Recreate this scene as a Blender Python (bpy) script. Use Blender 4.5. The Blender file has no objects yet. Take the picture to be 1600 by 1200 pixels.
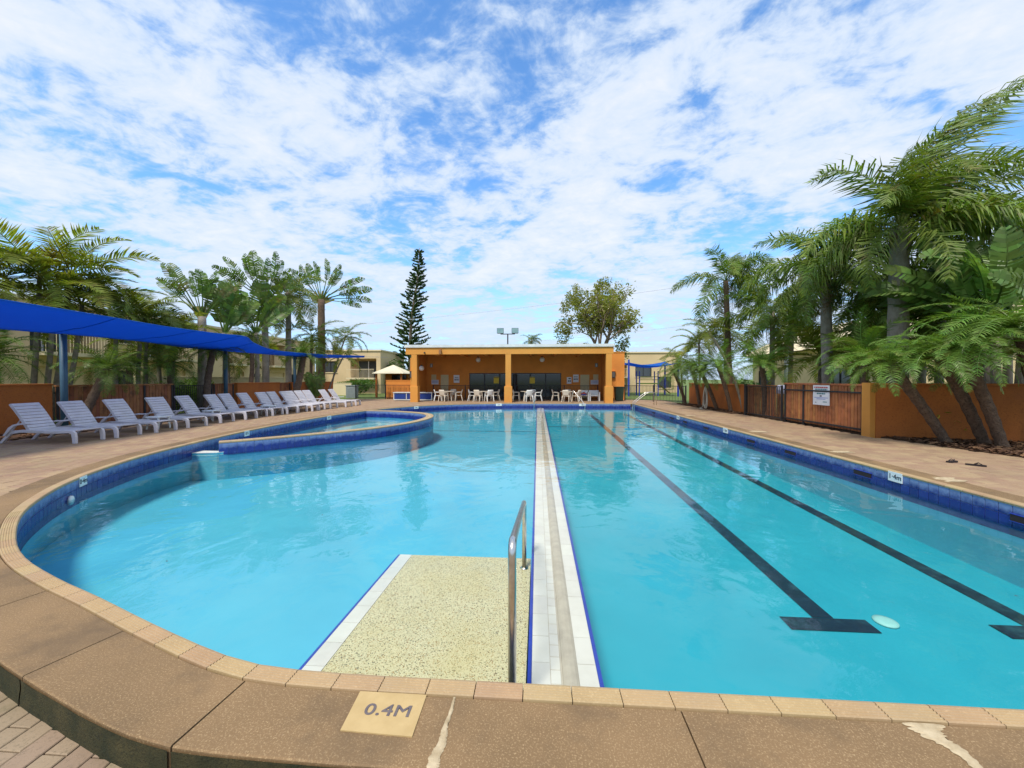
import bpy, bmesh, math, random
from mathutils import Vector, Matrix, noise
R = math.radians
scene = bpy.context.scene
C = scene.collection
random.seed(7)

# ---------------------------------------------------------------- camera
CAM_H = 1.62
cam_d = bpy.data.cameras.new('camera'); cam = bpy.data.objects.new('camera', cam_d); C.objects.link(cam)
cam_d.sensor_width = 36.0; cam_d.lens = 13.5; cam_d.clip_start = 0.05; cam_d.clip_end = 2000
YAW = math.atan(40/600); PITCH = math.atan(8/600)
cam.location = (0, 0, CAM_H); cam.rotation_euler = (R(90) - PITCH, 0, YAW)
scene.camera = cam

# ---------------------------------------------------------------- world, sun, exposure
SUN_TO = Vector((-0.20, -0.50, 0.84)).normalized()
w = bpy.data.worlds.new('World'); scene.world = w; w.use_nodes = True
nt = w.node_tree; N = nt.nodes; L = nt.links
for n in list(N): N.remove(n)
def wn(t, **k):
    n = N.new(t)
    for a, b in k.items(): setattr(n, a, b)
    return n
def wmath(op, a, b=None, clamp=False):
    n = wn('ShaderNodeMath', operation=op, use_clamp=clamp)
    for i, x in enumerate((a, b)):
        if x is None: continue
        if isinstance(x, (int, float)): n.inputs[i].default_value = x
        else: L.new(x, n.inputs[i])
    return n.outputs[0]
out = wn('ShaderNodeOutputWorld'); bg = wn('ShaderNodeBackground'); L.new(bg.outputs[0], out.inputs[0])
bg.inputs[1].default_value = 0.12
sky = wn('ShaderNodeTexSky', sky_type='NISHITA', sun_disc=False, sun_elevation=math.asin(SUN_TO.z),
         sun_rotation=math.atan2(SUN_TO.x, SUN_TO.y), altitude=10, air_density=1.0, dust_density=0.6, ozone_density=2.5)
tc = wn('ShaderNodeTexCoord'); sp = wn('ShaderNodeSeparateXYZ'); L.new(tc.outputs['Generated'], sp.inputs[0])
den = wmath('ADD', wmath('MAXIMUM', sp.outputs[2], 0.0), 0.13)
cx = wmath('DIVIDE', sp.outputs[0], den); cy = wmath('DIVIDE', sp.outputs[1], den)
cb = wn('ShaderNodeCombineXYZ'); L.new(cx, cb.inputs[0]); L.new(cy, cb.inputs[1])
mp = wn('ShaderNodeMapping'); L.new(cb.outputs[0], mp.inputs[0])
mp.inputs['Rotation'].default_value = (0, 0, R(24)); mp.inputs['Location'].default_value = (4.3, 1.7, 0); mp.inputs['Scale'].default_value = (0.85, 1.0, 1)
def wnoise(scale, detail, rough, dist=0.0, loc=None):
    n = wn('ShaderNodeTexNoise'); n.inputs['Scale'].default_value = scale; n.inputs['Detail'].default_value = detail
    n.inputs['Roughness'].default_value = rough; n.inputs['Distortion'].default_value = dist
    L.new(mp.outputs[0], n.inputs['Vector']); return n.outputs['Fac']
n1 = wnoise(1.5, 2, 0.5, 0.4); n2 = wnoise(5.6, 6, 0.62, 0.5); n3 = wnoise(19.0, 4, 0.6, 0.3)
mixn = wmath('ADD', wmath('ADD', wmath('MULTIPLY', n1, 0.42), wmath('MULTIPLY', n2, 0.40)), wmath('MULTIPLY', n3, 0.18))
mr = wn('ShaderNodeMapRange', interpolation_type='SMOOTHERSTEP'); L.new(mixn, mr.inputs[0])
mr.inputs[1].default_value = 0.37; mr.inputs[2].default_value = 0.535
mr.inputs[3].default_value = 0.0; mr.inputs[4].default_value = 0.95
# cloud tone: thick parts whiter, thin parts bluish
ct = wn('ShaderNodeMix', data_type='RGBA'); L.new(wmath('MULTIPLY', wmath('SUBTRACT', mixn, 0.43), 5.0, True), ct.inputs[0])
ct.inputs[6].default_value = (4.0, 5.0, 6.35, 1); ct.inputs[7].default_value = (5.75, 6.0, 6.55, 1)
sk = wn('ShaderNodeMix', data_type='RGBA', blend_type='MULTIPLY'); sk.inputs[0].default_value = 1.0
L.new(sky.outputs[0], sk.inputs[6]); sk.inputs[7].default_value = (1.05, 1.55, 1.9, 1)
fin = wn('ShaderNodeMix', data_type='RGBA'); L.new(mr.outputs[0], fin.inputs[0]); L.new(sk.outputs[2], fin.inputs[6]); L.new(ct.outputs[2], fin.inputs[7])
hz = wn('ShaderNodeMapRange', interpolation_type='SMOOTHSTEP'); L.new(sp.outputs[2], hz.inputs[0]); hz.inputs[1].default_value = 0.02; hz.inputs[2].default_value = 0.34; hz.inputs[3].default_value = 0.62; hz.inputs[4].default_value = 0.0
fh = wn('ShaderNodeMix', data_type='RGBA'); L.new(hz.outputs[0], fh.inputs[0]); L.new(fin.outputs[2], fh.inputs[6]); fh.inputs[7].default_value = (3.9, 5.05, 6.6, 1)   # pale thin cloud veil low in the sky
L.new(fh.outputs[2], bg.inputs[0])

sl = bpy.data.lights.new('sun', 'SUN'); sun = bpy.data.objects.new('sun', sl); C.objects.link(sun)
sl.energy = 3.0; sl.angle = R(11.0); sl.color = (1.0, 0.93, 0.82)
sun.rotation_euler = (-SUN_TO).to_track_quat('-Z', 'Y').to_euler(); sun.location = (0, 0, 40)

vs = scene.view_settings
vs.view_transform = 'Standard'; vs.look = 'None'; vs.exposure = 0.40; vs.gamma = 1.0; vs.use_curve_mapping = False
try:
    scene.cycles.max_bounces = 5; scene.cycles.diffuse_bounces = 3; scene.cycles.glossy_bounces = 3; scene.cycles.transmission_bounces = 3; scene.cycles.transparent_max_bounces = 8
    scene.cycles.caustics_reflective = False; scene.cycles.caustics_refractive = False
    scene.cycles.sample_clamp_indirect = 4
except Exception: pass

# ---------------------------------------------------------------- helpers
def tag(o, label=None, cat=None, group=None, kind=None):
    if label: o['label'] = label
    if cat: o['category'] = cat
    if group: o['group'] = group
    if kind: o['kind'] = kind
    return o
def empty(name, loc=(0, 0, 0), rz=0.0):
    o = bpy.data.objects.new(name, None); C.objects.link(o); o.location = loc; o.rotation_euler = (0, 0, rz); o.empty_display_size = .2
    return o
def thing(name, label, cat, loc=(0, 0, 0), rz=0.0, group=None):
    return tag(empty(name, loc, rz), label, cat, group)
def inst(name, mesh, parent=None, loc=(0, 0, 0), rot=None, mtx=None):
    o = bpy.data.objects.new(name, mesh); C.objects.link(o)
    if parent: o.parent = parent
    if mtx is not None: o.matrix_basis = mtx
    else:
        o.location = loc
        if rot: o.rotation_euler = rot
    return o
def children(o, _c={}): return [x for x in C.objects if x.parent == o]
def copy_tree(o, parent=None):
    c = o.copy(); C.objects.link(c); c.parent = parent
    for ch in o.children: copy_tree(ch, c)
    return c
class MB:
    def __init__(s): s.v = []; s.f = []
    def add(s, vs_, fs):
        b = len(s.v); s.v += [tuple(p) for p in vs_]; s.f += [tuple(i + b for i in f) for f in fs]; return s
    def box(s, x0, x1, y0, y1, z0, z1, bottom=True):
        fs = [(4, 5, 6, 7), (0, 1, 5, 4), (1, 2, 6, 5), (2, 3, 7, 6), (3, 0, 4, 7)]
        if bottom: fs.append((3, 2, 1, 0))
        return s.add([(x0, y0, z0), (x1, y0, z0), (x1, y1, z0), (x0, y1, z0), (x0, y0, z1), (x1, y0, z1), (x1, y1, z1), (x0, y1, z1)], fs)
    def cbox(s, x, y, z, sx, sy, sz): return s.box(x - sx/2, x + sx/2, y - sy/2, y + sy/2, z - sz/2, z + sz/2)
    def prism(s, poly, z0, z1):
        n = len(poly)
        return s.add([(x, y, z0) for x, y in poly] + [(x, y, z1) for x, y in poly],
                     [tuple(range(n, 2*n)), tuple(range(n - 1, -1, -1))] + [(i, (i + 1) % n, n + (i + 1) % n, n + i) for i in range(n)])
    def sweep_xz(s, poly, y0, y1):      # polygon in x,z swept along y
        n = len(poly)
        return s.add([(x, y0, z) for x, z in poly] + [(x, y1, z) for x, z in poly],
                     [tuple(range(n)), tuple(range(2*n - 1, n - 1, -1))] + [(i, n + i, n + (i + 1) % n, (i + 1) % n) for i in range(n)])
    def tube(s, pts, rad, n=8, cap=True):
        pts = [Vector(p) for p in pts]
        if not isinstance(rad, (list, tuple)): rad = [rad]*len(pts)
        up = Vector((0, 0, 1)); prev = None; vs_ = []
        for i, p in enumerate(pts):
            t = (pts[min(i + 1, len(pts) - 1)] - pts[max(i - 1, 0)]).normalized()
            if prev is None:
                a = up if abs(t.z) < .9 else Vector((1, 0, 0)); u = t.cross(a).normalized()
            else:
                u = prev - t*prev.dot(t)
                u = u.normalized() if u.length > 1e-6 else t.orthogonal().normalized()
            prev = u; q = t.cross(u)
            for k in range(n):
                an = 2*math.pi*k/n; vs_.append(p + (u*math.cos(an) + q*math.sin(an))*rad[i])
        fs = [(i*n + k, i*n + (k + 1) % n, (i + 1)*n + (k + 1) % n, (i + 1)*n + k) for i in range(len(pts) - 1) for k in range(n)]
        if cap: fs += [tuple(range(n - 1, -1, -1)), tuple(range((len(pts) - 1)*n, len(pts)*n))]
        return s.add(vs_, fs)
    def lathe(s, prof, n=16, c=(0, 0, 0)):
        vs_ = [(c[0] + r*math.cos(2*math.pi*k/n), c[1] + r*math.sin(2*math.pi*k/n), c[2] + z) for r, z in prof for k in range(n)]
        m = len(prof)
        fs = [(i*n + k, i*n + (k + 1) % n, (i + 1)*n + (k + 1) % n, (i + 1)*n + k) for i in range(m - 1) for k in range(n)]
        fs += [tuple(range(n - 1, -1, -1)), tuple(range((m - 1)*n, m*n))]
        return s.add(vs_, fs)
    def sphere(s, c, r, nu=12, nv=8):
        return s.lathe([(max(1e-4, r*math.sin(math.pi*i/nv)), -r*math.cos(math.pi*i/nv)) for i in range(nv + 1)], nu, c)
    def grid(s, rows):
        m = len(rows[0]); 
        return s.add([p for r in rows for p in r], [(i*m + j, i*m + j + 1, (i + 1)*m + j + 1, (i + 1)*m + j) for i in range(len(rows) - 1) for j in range(m - 1)])
    def mesh(s, name, m, smooth=False):
        me = bpy.data.meshes.new(name); me.from_pydata(s.v, [], s.f); me.materials.append(m)
        if smooth: me.polygons.foreach_set('use_smooth', [True]*len(me.polygons))
        me.update(); return me
    def build(s, name, m, parent=None, smooth=False, bevel=0, loc=None):
        o = inst(name, s.mesh(name, m, smooth), parent)
        if loc: o.location = loc
        if bevel:
            b = o.modifiers.new('bevel', 'BEVEL'); b.width = bevel; b.segments = 2; b.limit_method = 'ANGLE'
        return o
def fillpoly(loops, z, name, m, parent=None, zfun=None):
    """flat sheet with holes: first loop outer, the others holes"""
    bm = bmesh.new(); es = []
    for lp in loops:
        vv = [bm.verts.new((x, y, z)) for x, y in lp]
        for i in range(len(vv)): es.append(bm.edges.new((vv[i], vv[(i + 1) % len(vv)])))
    bmesh.ops.triangle_fill(bm, use_beauty=True, use_dissolve=False, edges=es, normal=(0, 0, 1))
    for f in bm.faces:
        if f.normal.z < 0: f.normal_flip()
    me = bpy.data.meshes.new(name); bm.to_mesh(me); bm.free(); me.materials.append(m)
    return inst(name, me, parent)

# ---------------------------------------------------------------- materials
def newmat(name):
    m = bpy.data.materials.new(name); m.use_nodes = True
    return m, m.node_tree, m.node_tree.nodes['Principled BSDF']
def lnk(t, a, b): t.links.new(a, b)
def nnoise(t, vec, scale, detail=5, rough=.55, dist=0):
    n = t.nodes.new('ShaderNodeTexNoise'); n.inputs['Scale'].default_value = scale; n.inputs['Detail'].default_value = detail
    n.inputs['Roughness'].default_value = rough; n.inputs['Distortion'].default_value = dist
    if vec: lnk(t, vec, n.inputs['Vector'])
    return n.outputs['Fac']
def nramp(t, fac, lo, hi):
    n = t.nodes.new('ShaderNodeMapRange'); n.inputs[1].default_value = lo; n.inputs[2].default_value = hi; lnk(t, fac, n.inputs[0]); return n.outputs[0]
def nmix(t, fac, a, b, blend='MIX'):
    n = t.nodes.new('ShaderNodeMix'); n.data_type = 'RGBA'; n.blend_type = blend
    for i, x in ((0, fac), (6, a), (7, b)):
        if isinstance(x, (int, float)): n.inputs[i].default_value = x
        elif isinstance(x, tuple): n.inputs[i].default_value = (*x, 1) if len(x) == 3 else x
        else: lnk(t, x, n.inputs[i])
    return n.outputs[2]
def nmath(t, op, a, b=0.0):
    n = t.nodes.new('ShaderNodeMath'); n.operation = op
    for i, x in enumerate((a, b)):
        if isinstance(x, (int, float)): n.inputs[i].default_value = x
        else: lnk(t, x, n.inputs[i])
    return n.outputs[0]
def objvec(t): return t.nodes.new('ShaderNodeTexCoord').outputs['Object']
def worldvec(t): return t.nodes.new('ShaderNodeNewGeometry').outputs['Position']
def nbump(t, p, h, strength=.3, dist=.01):
    b = t.nodes.new('ShaderNodeBump'); b.inputs['Strength'].default_value = strength; b.inputs['Distance'].default_value = dist
    lnk(t, h, b.inputs['Height']); lnk(t, b.outputs[0], p.inputs['Normal'])
def mat(name, c1, c2=None, scale=4, rough=.6, metallic=0, bump=0, bscale=40, bdist=.005, rand=0, spec=.4, lo=.35, hi=.65, fine=None, finescale=120, dirt=None, dirtscale=.7, world=True):
    m, t, p = newmat(name)
    v = worldvec(t) if world else objvec(t)
    col = None
    if c2: col = nmix(t, nramp(t, nnoise(t, v, scale, 6, .6), lo, hi), c1, c2)
    if fine: col = nmix(t, nramp(t, nnoise(t, v, finescale, 3, .7), .52, .72), col or c1, fine)
    if dirt: col = nmix(t, nramp(t, nnoise(t, v, dirtscale, 7, .65), .5, .75), col or c1, dirt)
    if rand:
        g = t.nodes.new('ShaderNodeNewGeometry').outputs['Random Per Island']; o = t.nodes.new('ShaderNodeObjectInfo').outputs['Random']
        r = nmath(t, 'FRACT', nmath(t, 'ADD', g, o))
        k = nmath(t, 'ADD', nmath(t, 'MULTIPLY', r, 2*rand), 1 - rand)
        hs = t.nodes.new('ShaderNodeHueSaturation'); lnk(t, k, hs.inputs['Value'])
        lnk(t, nmath(t, 'ADD', nmath(t, 'MULTIPLY', r, .02), .49), hs.inputs['Hue'])
        if col: lnk(t, col, hs.inputs['Color'])
        else: hs.inputs['Color'].default_value = (*c1, 1)
        col = hs.outputs[0]
    if col: lnk(t, col, p.inputs['Base Color'])
    else: p.inputs['Base Color'].default_value = (*c1, 1)
    p.inputs['Roughness'].default_value = rough; p.inputs['Metallic'].default_value = metallic
    p.inputs['Specular IOR Level'].default_value = spec
    if bump: nbump(t, p, nnoise(t, v, bscale, 6, .65), bump, bdist)
    return m
def leafmat(name, c1, c2, trans=.35, scale=3, rough=.5, tip=None, spec=.35, rand=.38):
    m, t, p = newmat(name)
    v = worldvec(t)
    col = nmix(t, nramp(t, nnoise(t, v, scale, 4, .6), .35, .65), c1, c2)
    if tip: col = nmix(t, nramp(t, nnoise(t, v, scale*.8, 5, .7), .56, .7), col, tip)
    o = t.nodes.new('ShaderNodeObjectInfo').outputs['Random']; g = t.nodes.new('ShaderNodeNewGeometry').outputs['Random Per Island']
    r = nmath(t, 'FRACT', nmath(t, 'ADD', o, nmath(t, 'MULTIPLY', g, .6)))
    hs = t.nodes.new('ShaderNodeHueSaturation'); lnk(t, nmath(t, 'ADD', nmath(t, 'MULTIPLY', r, 2*rand), 1 - rand), hs.inputs['Value'])
    lnk(t, nmath(t, 'ADD', nmath(t, 'MULTIPLY', r, .03), .485), hs.inputs['Hue']); lnk(t, col, hs.inputs['Color'])
    lnk(t, hs.outputs[0], p.inputs['Base Color']); p.inputs['Roughness'].default_value = rough; p.inputs['Specular IOR Level'].default_value = spec
    tr = t.nodes.new('ShaderNodeBsdfTranslucent'); lnk(t, nmix(t, 1.0, hs.outputs[0], (1.5, 1.6, .6), 'MULTIPLY'), tr.inputs[0])
    mx = t.nodes.new('ShaderNodeMixShader'); mx.inputs[0].default_value = trans
    lnk(t, p.outputs[0], mx.inputs[1]); lnk(t, tr.outputs[0], mx.inputs[2])
    lnk(t, mx.outputs[0], t.nodes['Material Output'].inputs['Surface'])
    return m

M = {}
M['grass'] = mat('grass', (.10, .16, .03), (.16, .20, .05), 3, .9, fine=(.07, .12, .02), finescale=30, bump=.6, bscale=60, bdist=.03)
M['sand'] = mat('joint_sand', (.075, .055, .034), (.05, .037, .022), 8, .95)
M['paver'] = mat('clay_paver', (.37, .245, .145), (.31, .20, .12), 1.3, .8, rand=.09, fine=(.24, .155, .095), finescale=60, bump=.25, bscale=150, bdist=.003, dirt=(.27, .185, .11), dirtscale=.9)
M['paver_low'] = mat('mossy_paver', (.31, .225, .145), (.25, .18, .115), 1.6, .85, rand=.06, fine=(.20, .15, .095), finescale=70, bump=.3, bscale=150, bdist=.003, dirt=(.15, .125, .06), dirtscale=2.2)
M['slab'] = mat('aggregate_concrete', (.250, .152, .070), (.180, .110, .050), 1.1, .75, fine=(.42, .29, .15), finescale=120, bump=.45, bscale=210, bdist=.003, dirt=(.115, .075, .040), dirtscale=1.5)
M['kerb'] = mat('mossy_kerb', (.020, .024, .007), (.060, .050, .017), 7, .95, fine=(.012, .014, .005), finescale=70, bump=.9, bscale=90, bdist=.012)
M['nosing'] = mat('ribbed_tile', (.43, .295, .155), (.37, .25, .13), 3, .6, rand=.05, fine=(.50, .36, .20), finescale=90, dirt=(.38, .27, .16), dirtscale=2.0)
M['patch'] = mat('repair_mortar', (.56, .45, .29), (.36, .27, .155), 12, .9, bump=.6, bscale=70, bdist=.006)
M['marker_tan'] = mat('depth_tile_tan', (.52, .37, .17), (.46, .32, .14), 9, .7, bump=.15, bscale=120)
M['ink_grey'] = mat('worn_ink', (.10, .085, .10), (.16, .13, .12), 30, .8)
M['ink'] = mat('black_ink', (.02, .02, .03), rough=.6)
M['white_tile'] = mat('white_tile', (.76, .73, .65), (.69, .66, .58), 5, .35, rand=.04)
M['marker_white'] = mat('marker_white', (.78, .80, .78), (.70, .73, .73), 20, .4)
M['drain'] = mat('submerged_cover', (.34, .70, .66), (.30, .64, .60), 9, .5)
M['ridge'] = mat('divider_ridge', (.56, .50, .39), (.46, .40, .31), 9, .6)
M['bluetrim'] = mat('blue_trim_tile', (.03, .06, .42), (.025, .05, .34), 6, .3)
def tilemat():
    m, t, p = newmat('navy_waterline_tile')
    v = worldvec(t); s = t.nodes.new('ShaderNodeSeparateXYZ'); lnk(t, v, s.inputs[0])
    g = t.nodes.new('ShaderNodeNewGeometry').outputs['Random Per Island']; o = t.nodes.new('ShaderNodeObjectInfo').outputs['Random']
    r = nmath(t, 'FRACT', nmath(t, 'ADD', g, o))
    base = nmix(t, r, (.010, .022, .16), (.016, .032, .22))
    # lime film left by evaporated splash water: thickest under the coping
    h = nmath(t, 'ADD', nramp(t, s.outputs[2], -.20, -.03), nmath(t, 'MULTIPLY', nmath(t, 'SUBTRACT', nnoise(t, v, 9, 7, .7), .5), 1.5))
    base = nmix(t, nmath(t, 'MULTIPLY', nramp(t, h, .1, .85), .72), base, (.27, .36, .58))
    lnk(t, base, p.inputs['Base Color']); p.inputs['Roughness'].default_value = .25
    return m
M['navy'] = tilemat()
M['grout'] = mat('tile_grout', (.16, .20, .34), (.12, .15, .28), 8, .8)
M['lane'] = mat('lane_tile', (.008, .012, .03), (.012, .02, .045), 6, .4, dirt=(.03, .09, .12), dirtscale=3)
M['floor_l'] = mat('pool_floor_shallow', (.088, .49, .645), (.073, .44, .60), .6, .7, dirt=(.062, .40, .55), dirtscale=.5)
M['floor_r'] = mat('pool_floor_deep', (.019, .375, .475), (.015, .33, .43), .5, .7, dirt=(.023, .40, .50), dirtscale=.4)
M['wallpool'] = mat('pool_wall_paint', (.16, .62, .76), (.14, .56, .70), .8, .7)
def pebblemat():
    m, t, p = newmat('pebblecrete')
    v = worldvec(t); vo = t.nodes.new('ShaderNodeTexVoronoi'); vo.inputs['Scale'].default_value = 150; lnk(t, v, vo.inputs['Vector'])
    s = t.nodes.new('ShaderNodeSeparateColor'); lnk(t, vo.outputs['Color'], s.inputs[0])
    col = nmix(t, nramp(t, s.outputs[0], .0, 1.0), (.54, .49, .27), (.74, .67, .41))
    col = nmix(t, nramp(t, s.outputs[1], .90, .92), col, (.10, .09, .05))
    col = nmix(t, nramp(t, s.outputs[2], .90, .92), col, (.36, .22, .08))
    col = nmix(t, nmath(t, 'MULTIPLY', nramp(t, nnoise(t, v, 1.4, 6, .6), .45, .75), .45), col, (.58, .46, .16))
    lnk(t, col, p.inputs['Base Color']); p.inputs['Roughness'].default_value = .7
    nbump(t, p, vo.outputs['Distance'], .25, .004)
    return m
M['pebble'] = pebblemat()
def watermat():
    m, t, p = newmat('pool_water')
    t.nodes.remove(p); o = t.nodes['Material Output']
    v = worldvec(t)
    mpn = t.nodes.new('ShaderNodeMapping'); lnk(t, v, mpn.inputs[0]); mpn.inputs['Scale'].default_value = (1.0, .8, 1)
    # faint swell plus a breeze-ruffled field whose strength wanders over the pool
    a = nnoise(t, mpn.outputs[0], .9, 3, .5, .6); b = nnoise(t, mpn.outputs[0], 4.5, 4, .5, .4)
    k = nramp(t, nnoise(t, v, .22, 2, .5), .42, .68)
    h = nmath(t, 'ADD', nmath(t, 'MULTIPLY', a, .62), nmath(t, 'MULTIPLY', nmath(t, 'MULTIPLY', b, .20), nmath(t, 'ADD', nmath(t, 'MULTIPLY', k, 1.0), .12)))
    bp = t.nodes.new('ShaderNodeBump'); bp.inputs['Strength'].default_value = 1.0; bp.inputs['Distance'].default_value = .042; lnk(t, h, bp.inputs['Height'])
    g = t.nodes.new('ShaderNodeBsdfGlossy'); g.inputs['Roughness'].default_value = .0; g.inputs['Color'].default_value = (1, 1, 1, 1); lnk(t, bp.outputs[0], g.inputs['Normal'])
    tr = t.nodes.new('ShaderNodeBsdfTransparent'); tr.inputs[0].default_value = (.955, .99, .992, 1)
    fr = t.nodes.new('ShaderNodeFresnel'); fr.inputs['IOR'].default_value = 1.333; lnk(t, bp.outputs[0], fr.inputs['Normal'])
    mx = t.nodes.new('ShaderNodeMixShader'); lnk(t, fr.outputs[0], mx.inputs[0]); lnk(t, tr.outputs[0], mx.inputs[1]); lnk(t, g.outputs[0], mx.inputs[2])
    lnk(t, mx.outputs[0], o.inputs['Surface']); return m
M['water'] = watermat()
M['steel'] = mat('brushed_steel', (.74, .71, .67), (.58, .55, .51), 20, .28, 1.0, spec=.5)
M['galv'] = mat('galvanised_pole', (.42, .45, .48), (.34, .37, .40), 6, .5, .6)
M['blackmetal'] = mat('black_fence_paint', (.018, .018, .022), (.03, .028, .028), 6, .5)
M['orange'] = mat('terracotta_render', (.47, .145, .028), (.40, .122, .024), 1.2, .85, fine=(.30, .088, .02), finescale=25, bump=.5, bscale=45, bdist=.012, dirt=(.31, .10, .03), dirtscale=.8)
M['orange_light'] = mat('light_orange_paint', (.68, .30, .055), (.62, .265, .048), .8, .75, bump=.15, bscale=40, dirt=(.56, .235, .05), dirtscale=.5)
M['orange_wall'] = mat('pavilion_wall_paint', (.74, .275, .05), (.66, .24, .043), .9, .8, dirt=(.56, .20, .04), dirtscale=.6, bump=.3, bscale=40, bdist=.006)
M['flash'] = mat('roof_flashing', (.66, .68, .66), (.55, .57, .55), 2, .5)
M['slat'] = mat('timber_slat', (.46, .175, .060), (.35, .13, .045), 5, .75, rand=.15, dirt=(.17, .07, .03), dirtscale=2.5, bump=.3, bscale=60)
M['slat_dark'] = mat('shaded_timber_slat', (.38, .15, .06), (.29, .11, .044), 5, .8, rand=.15, dirt=(.12, .06, .03), dirtscale=2.5, bump=.3, bscale=60)  # darker copy of the timber slat, shade on the left fences put into its colour
M['lounger'] = mat('white_resin', (.62, .58, .60), (.54, .51, .53), 5, .45, dirt=(.56, .53, .50), dirtscale=2.5)
M['resin_cream'] = mat('cream_resin', (.72, .64, .52), (.66, .58, .46), 5, .5)
M['resin_white'] = mat('bright_white_resin', (.80, .80, .77), (.74, .74, .70), 5, .45)
M['sail'] = mat('blue_shade_cloth', (.014, .18, .66), (.012, .16, .60), 1.2, .75, bump=.1, bscale=200)
_t = M['sail'].node_tree; _p = _t.nodes['Principled BSDF']; _tr = _t.nodes.new('ShaderNodeBsdfTranslucent'); _tr.inputs[0].default_value = (.02, .26, .85, 1); _mx = _t.nodes.new('ShaderNodeMixShader'); _mx.inputs[0].default_value = .45
lnk(_t, _p.outputs[0], _mx.inputs[1]); lnk(_t, _tr.outputs[0], _mx.inputs[2]); lnk(_t, _mx.outputs[0], _t.nodes['Material Output'].inputs['Surface'])
M['post_blue'] = mat('painted_post', (.045, .10, .15), (.06, .13, .18), 3, .5)
M['bluepanel'] = mat('blue_panel', (.015, .05, .26), (.012, .04, .20), 2, .6)
M['beige'] = mat('beige_render', (.66, .50, .285), (.60, .45, .255), .5, .85, dirt=(.52, .39, .22), dirtscale=.3)
M['beige_pale'] = mat('pale_trim', (.72, .60, .38), (.66, .55, .35), .7, .8)
def glassmat(name, c, rough=.08):
    m, t, p = newmat(name); p.inputs['Base Color'].default_value = (*c, 1); p.inputs['Roughness'].default_value = rough; p.inputs['Specular IOR Level'].default_value = .6
    return m
M['darkglass'] = glassmat('dark_glass', (.012, .013, .016))
M['window'] = glassmat('window_glass', (.05, .06, .07))
M['cream'] = mat('cream_door', (.62, .53, .30), (.56, .48, .27), 2, .6)
M['yellow'] = mat('yellow_notice', (.70, .52, .04), (.62, .46, .04), 8, .6)
M['paper'] = mat('sign_white', (.74, .75, .78), (.68, .70, .74), 6, .5)
M['red'] = mat('red_ink', (.45, .05, .05))
M['tealink'] = mat('sign_text_teal', (.06, .20, .22))
M['blueink'] = mat('sign_text_blue', (.18, .24, .55))
M['globe'] = mat('opal_globe', (.78, .74, .70), rough=.3)
M['bin'] = mat('green_bin', (.018, .04, .025), (.025, .05, .03), 4, .5)
M['hose'] = mat('cream_hose', (.62, .56, .44), (.54, .48, .38), 12, .5)
M['mulch'] = mat('bark_mulch', (.11, .055, .028), (.06, .032, .018), 20, .95, bump=.9, bscale=50, bdist=.03)
M['chip'] = mat('bark_chip', (.16, .08, .04), (.09, .045, .024), 4, .9, rand=.4)
M['trunk'] = mat('palm_trunk', (.25, .205, .165), (.34, .29, .235), 5, .9, bump=.9, bscale=22, bdist=.03)
M['trunk_brown'] = mat('date_palm_trunk', (.12, .076, .05), (.19, .125, .08), 9, .95, fine=(.035, .022, .015), finescale=24, bump=1.0, bscale=26, bdist=.05)
M['trunk_pale'] = mat('cane_trunk', (.26, .22, .16), (.17, .14, .10), 7, .85, bump=.4, bscale=18, bdist=.02)
M['bark'] = mat('tree_bark', (.22, .15, .10), (.30, .22, .15), 3, .9, bump=.8, bscale=12, bdist=.04)
M['rachis'] = mat('frond_stem', (.20, .21, .05), (.14, .17, .04), 4, .6)
M['leaf_queen'] = leafmat('queen_palm_leaf', (.095, .165, .022), (.175, .225, .032), .30, 2.2, tip=(.22, .17, .05))
M['leaf_cane'] = leafmat('cane_palm_leaf', (.15, .205, .022), (.26, .26, .036), .38, 1.8, tip=(.26, .17, .05))
M['leaf_olive'] = leafmat('olive_palm_leaf', (.105, .150, .024), (.19, .205, .036), .34, 1.8, tip=(.22, .15, .05))
M['leaf_date'] = leafmat('date_palm_leaf', (.100, .210, .036), (.185, .280, .050), .30, 2.5, rough=.38, tip=(.24, .24, .07))
M['leaf_date_dark'] = leafmat('dark_date_leaf', (.090, .165, .026), (.160, .220, .038), .28, 2.5, rough=.45)
M['leaf_paddle'] = leafmat('paddle_leaf', (.075, .140, .022), (.135, .195, .030), .30, 1.4, rough=.42, tip=(.20, .13, .05))
M['leaf_paddle_r'] = leafmat('giant_paddle_leaf', (.090, .175, .040), (.160, .240, .055), .32, 1.4, rough=.34, tip=(.12, .15, .05))
M['leaf_dead'] = leafmat('dead_leaf', (.26, .16, .075), (.17, .10, .05), .2, 3)
M['fan_base'] = mat('fan_sheath', (.32, .27, .06), (.24, .17, .05), 6, .6)
M['leaf_gum'] = leafmat('gum_leaf', (.19, .225, .04), (.29, .29, .06), .42, .7, tip=(.24, .21, .06), rand=.35)
M['leaf_pine'] = leafmat('pine_needle', (0.033, 0.070, 0.019), (0.060, 0.105, 0.026), .12, .9, rand=.3)
M['leaf_shrub'] = leafmat('shrub_leaf', (.09, .16, .025), (.15, .22, .035), .35, 1.5)
M['leaf_hedge'] = leafmat('hedge_leaf', (.06, .12, .022), (.10, .17, .03), .3, 1.5)
M['yellowleaf'] = leafmat('yellow_leaf', (.42, .34, .05), (.30, .28, .05), .4, 2)
M['awning'] = mat('cream_canvas', (.74, .66, .46), (.68, .60, .42), 3, .8)
M['towel_red'] = mat('pink_towel', (.55, .03, .09), (.62, .22, .06), 7, .9, bump=.4, bscale=60)
M['brown_spathe'] = mat('palm_spathe', (.34, .16, .06), (.26, .12, .05), 8, .7)
M['fruit'] = mat('green_fruit', (.07, .10, .02), (.10, .13, .03), 9, .6)
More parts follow.
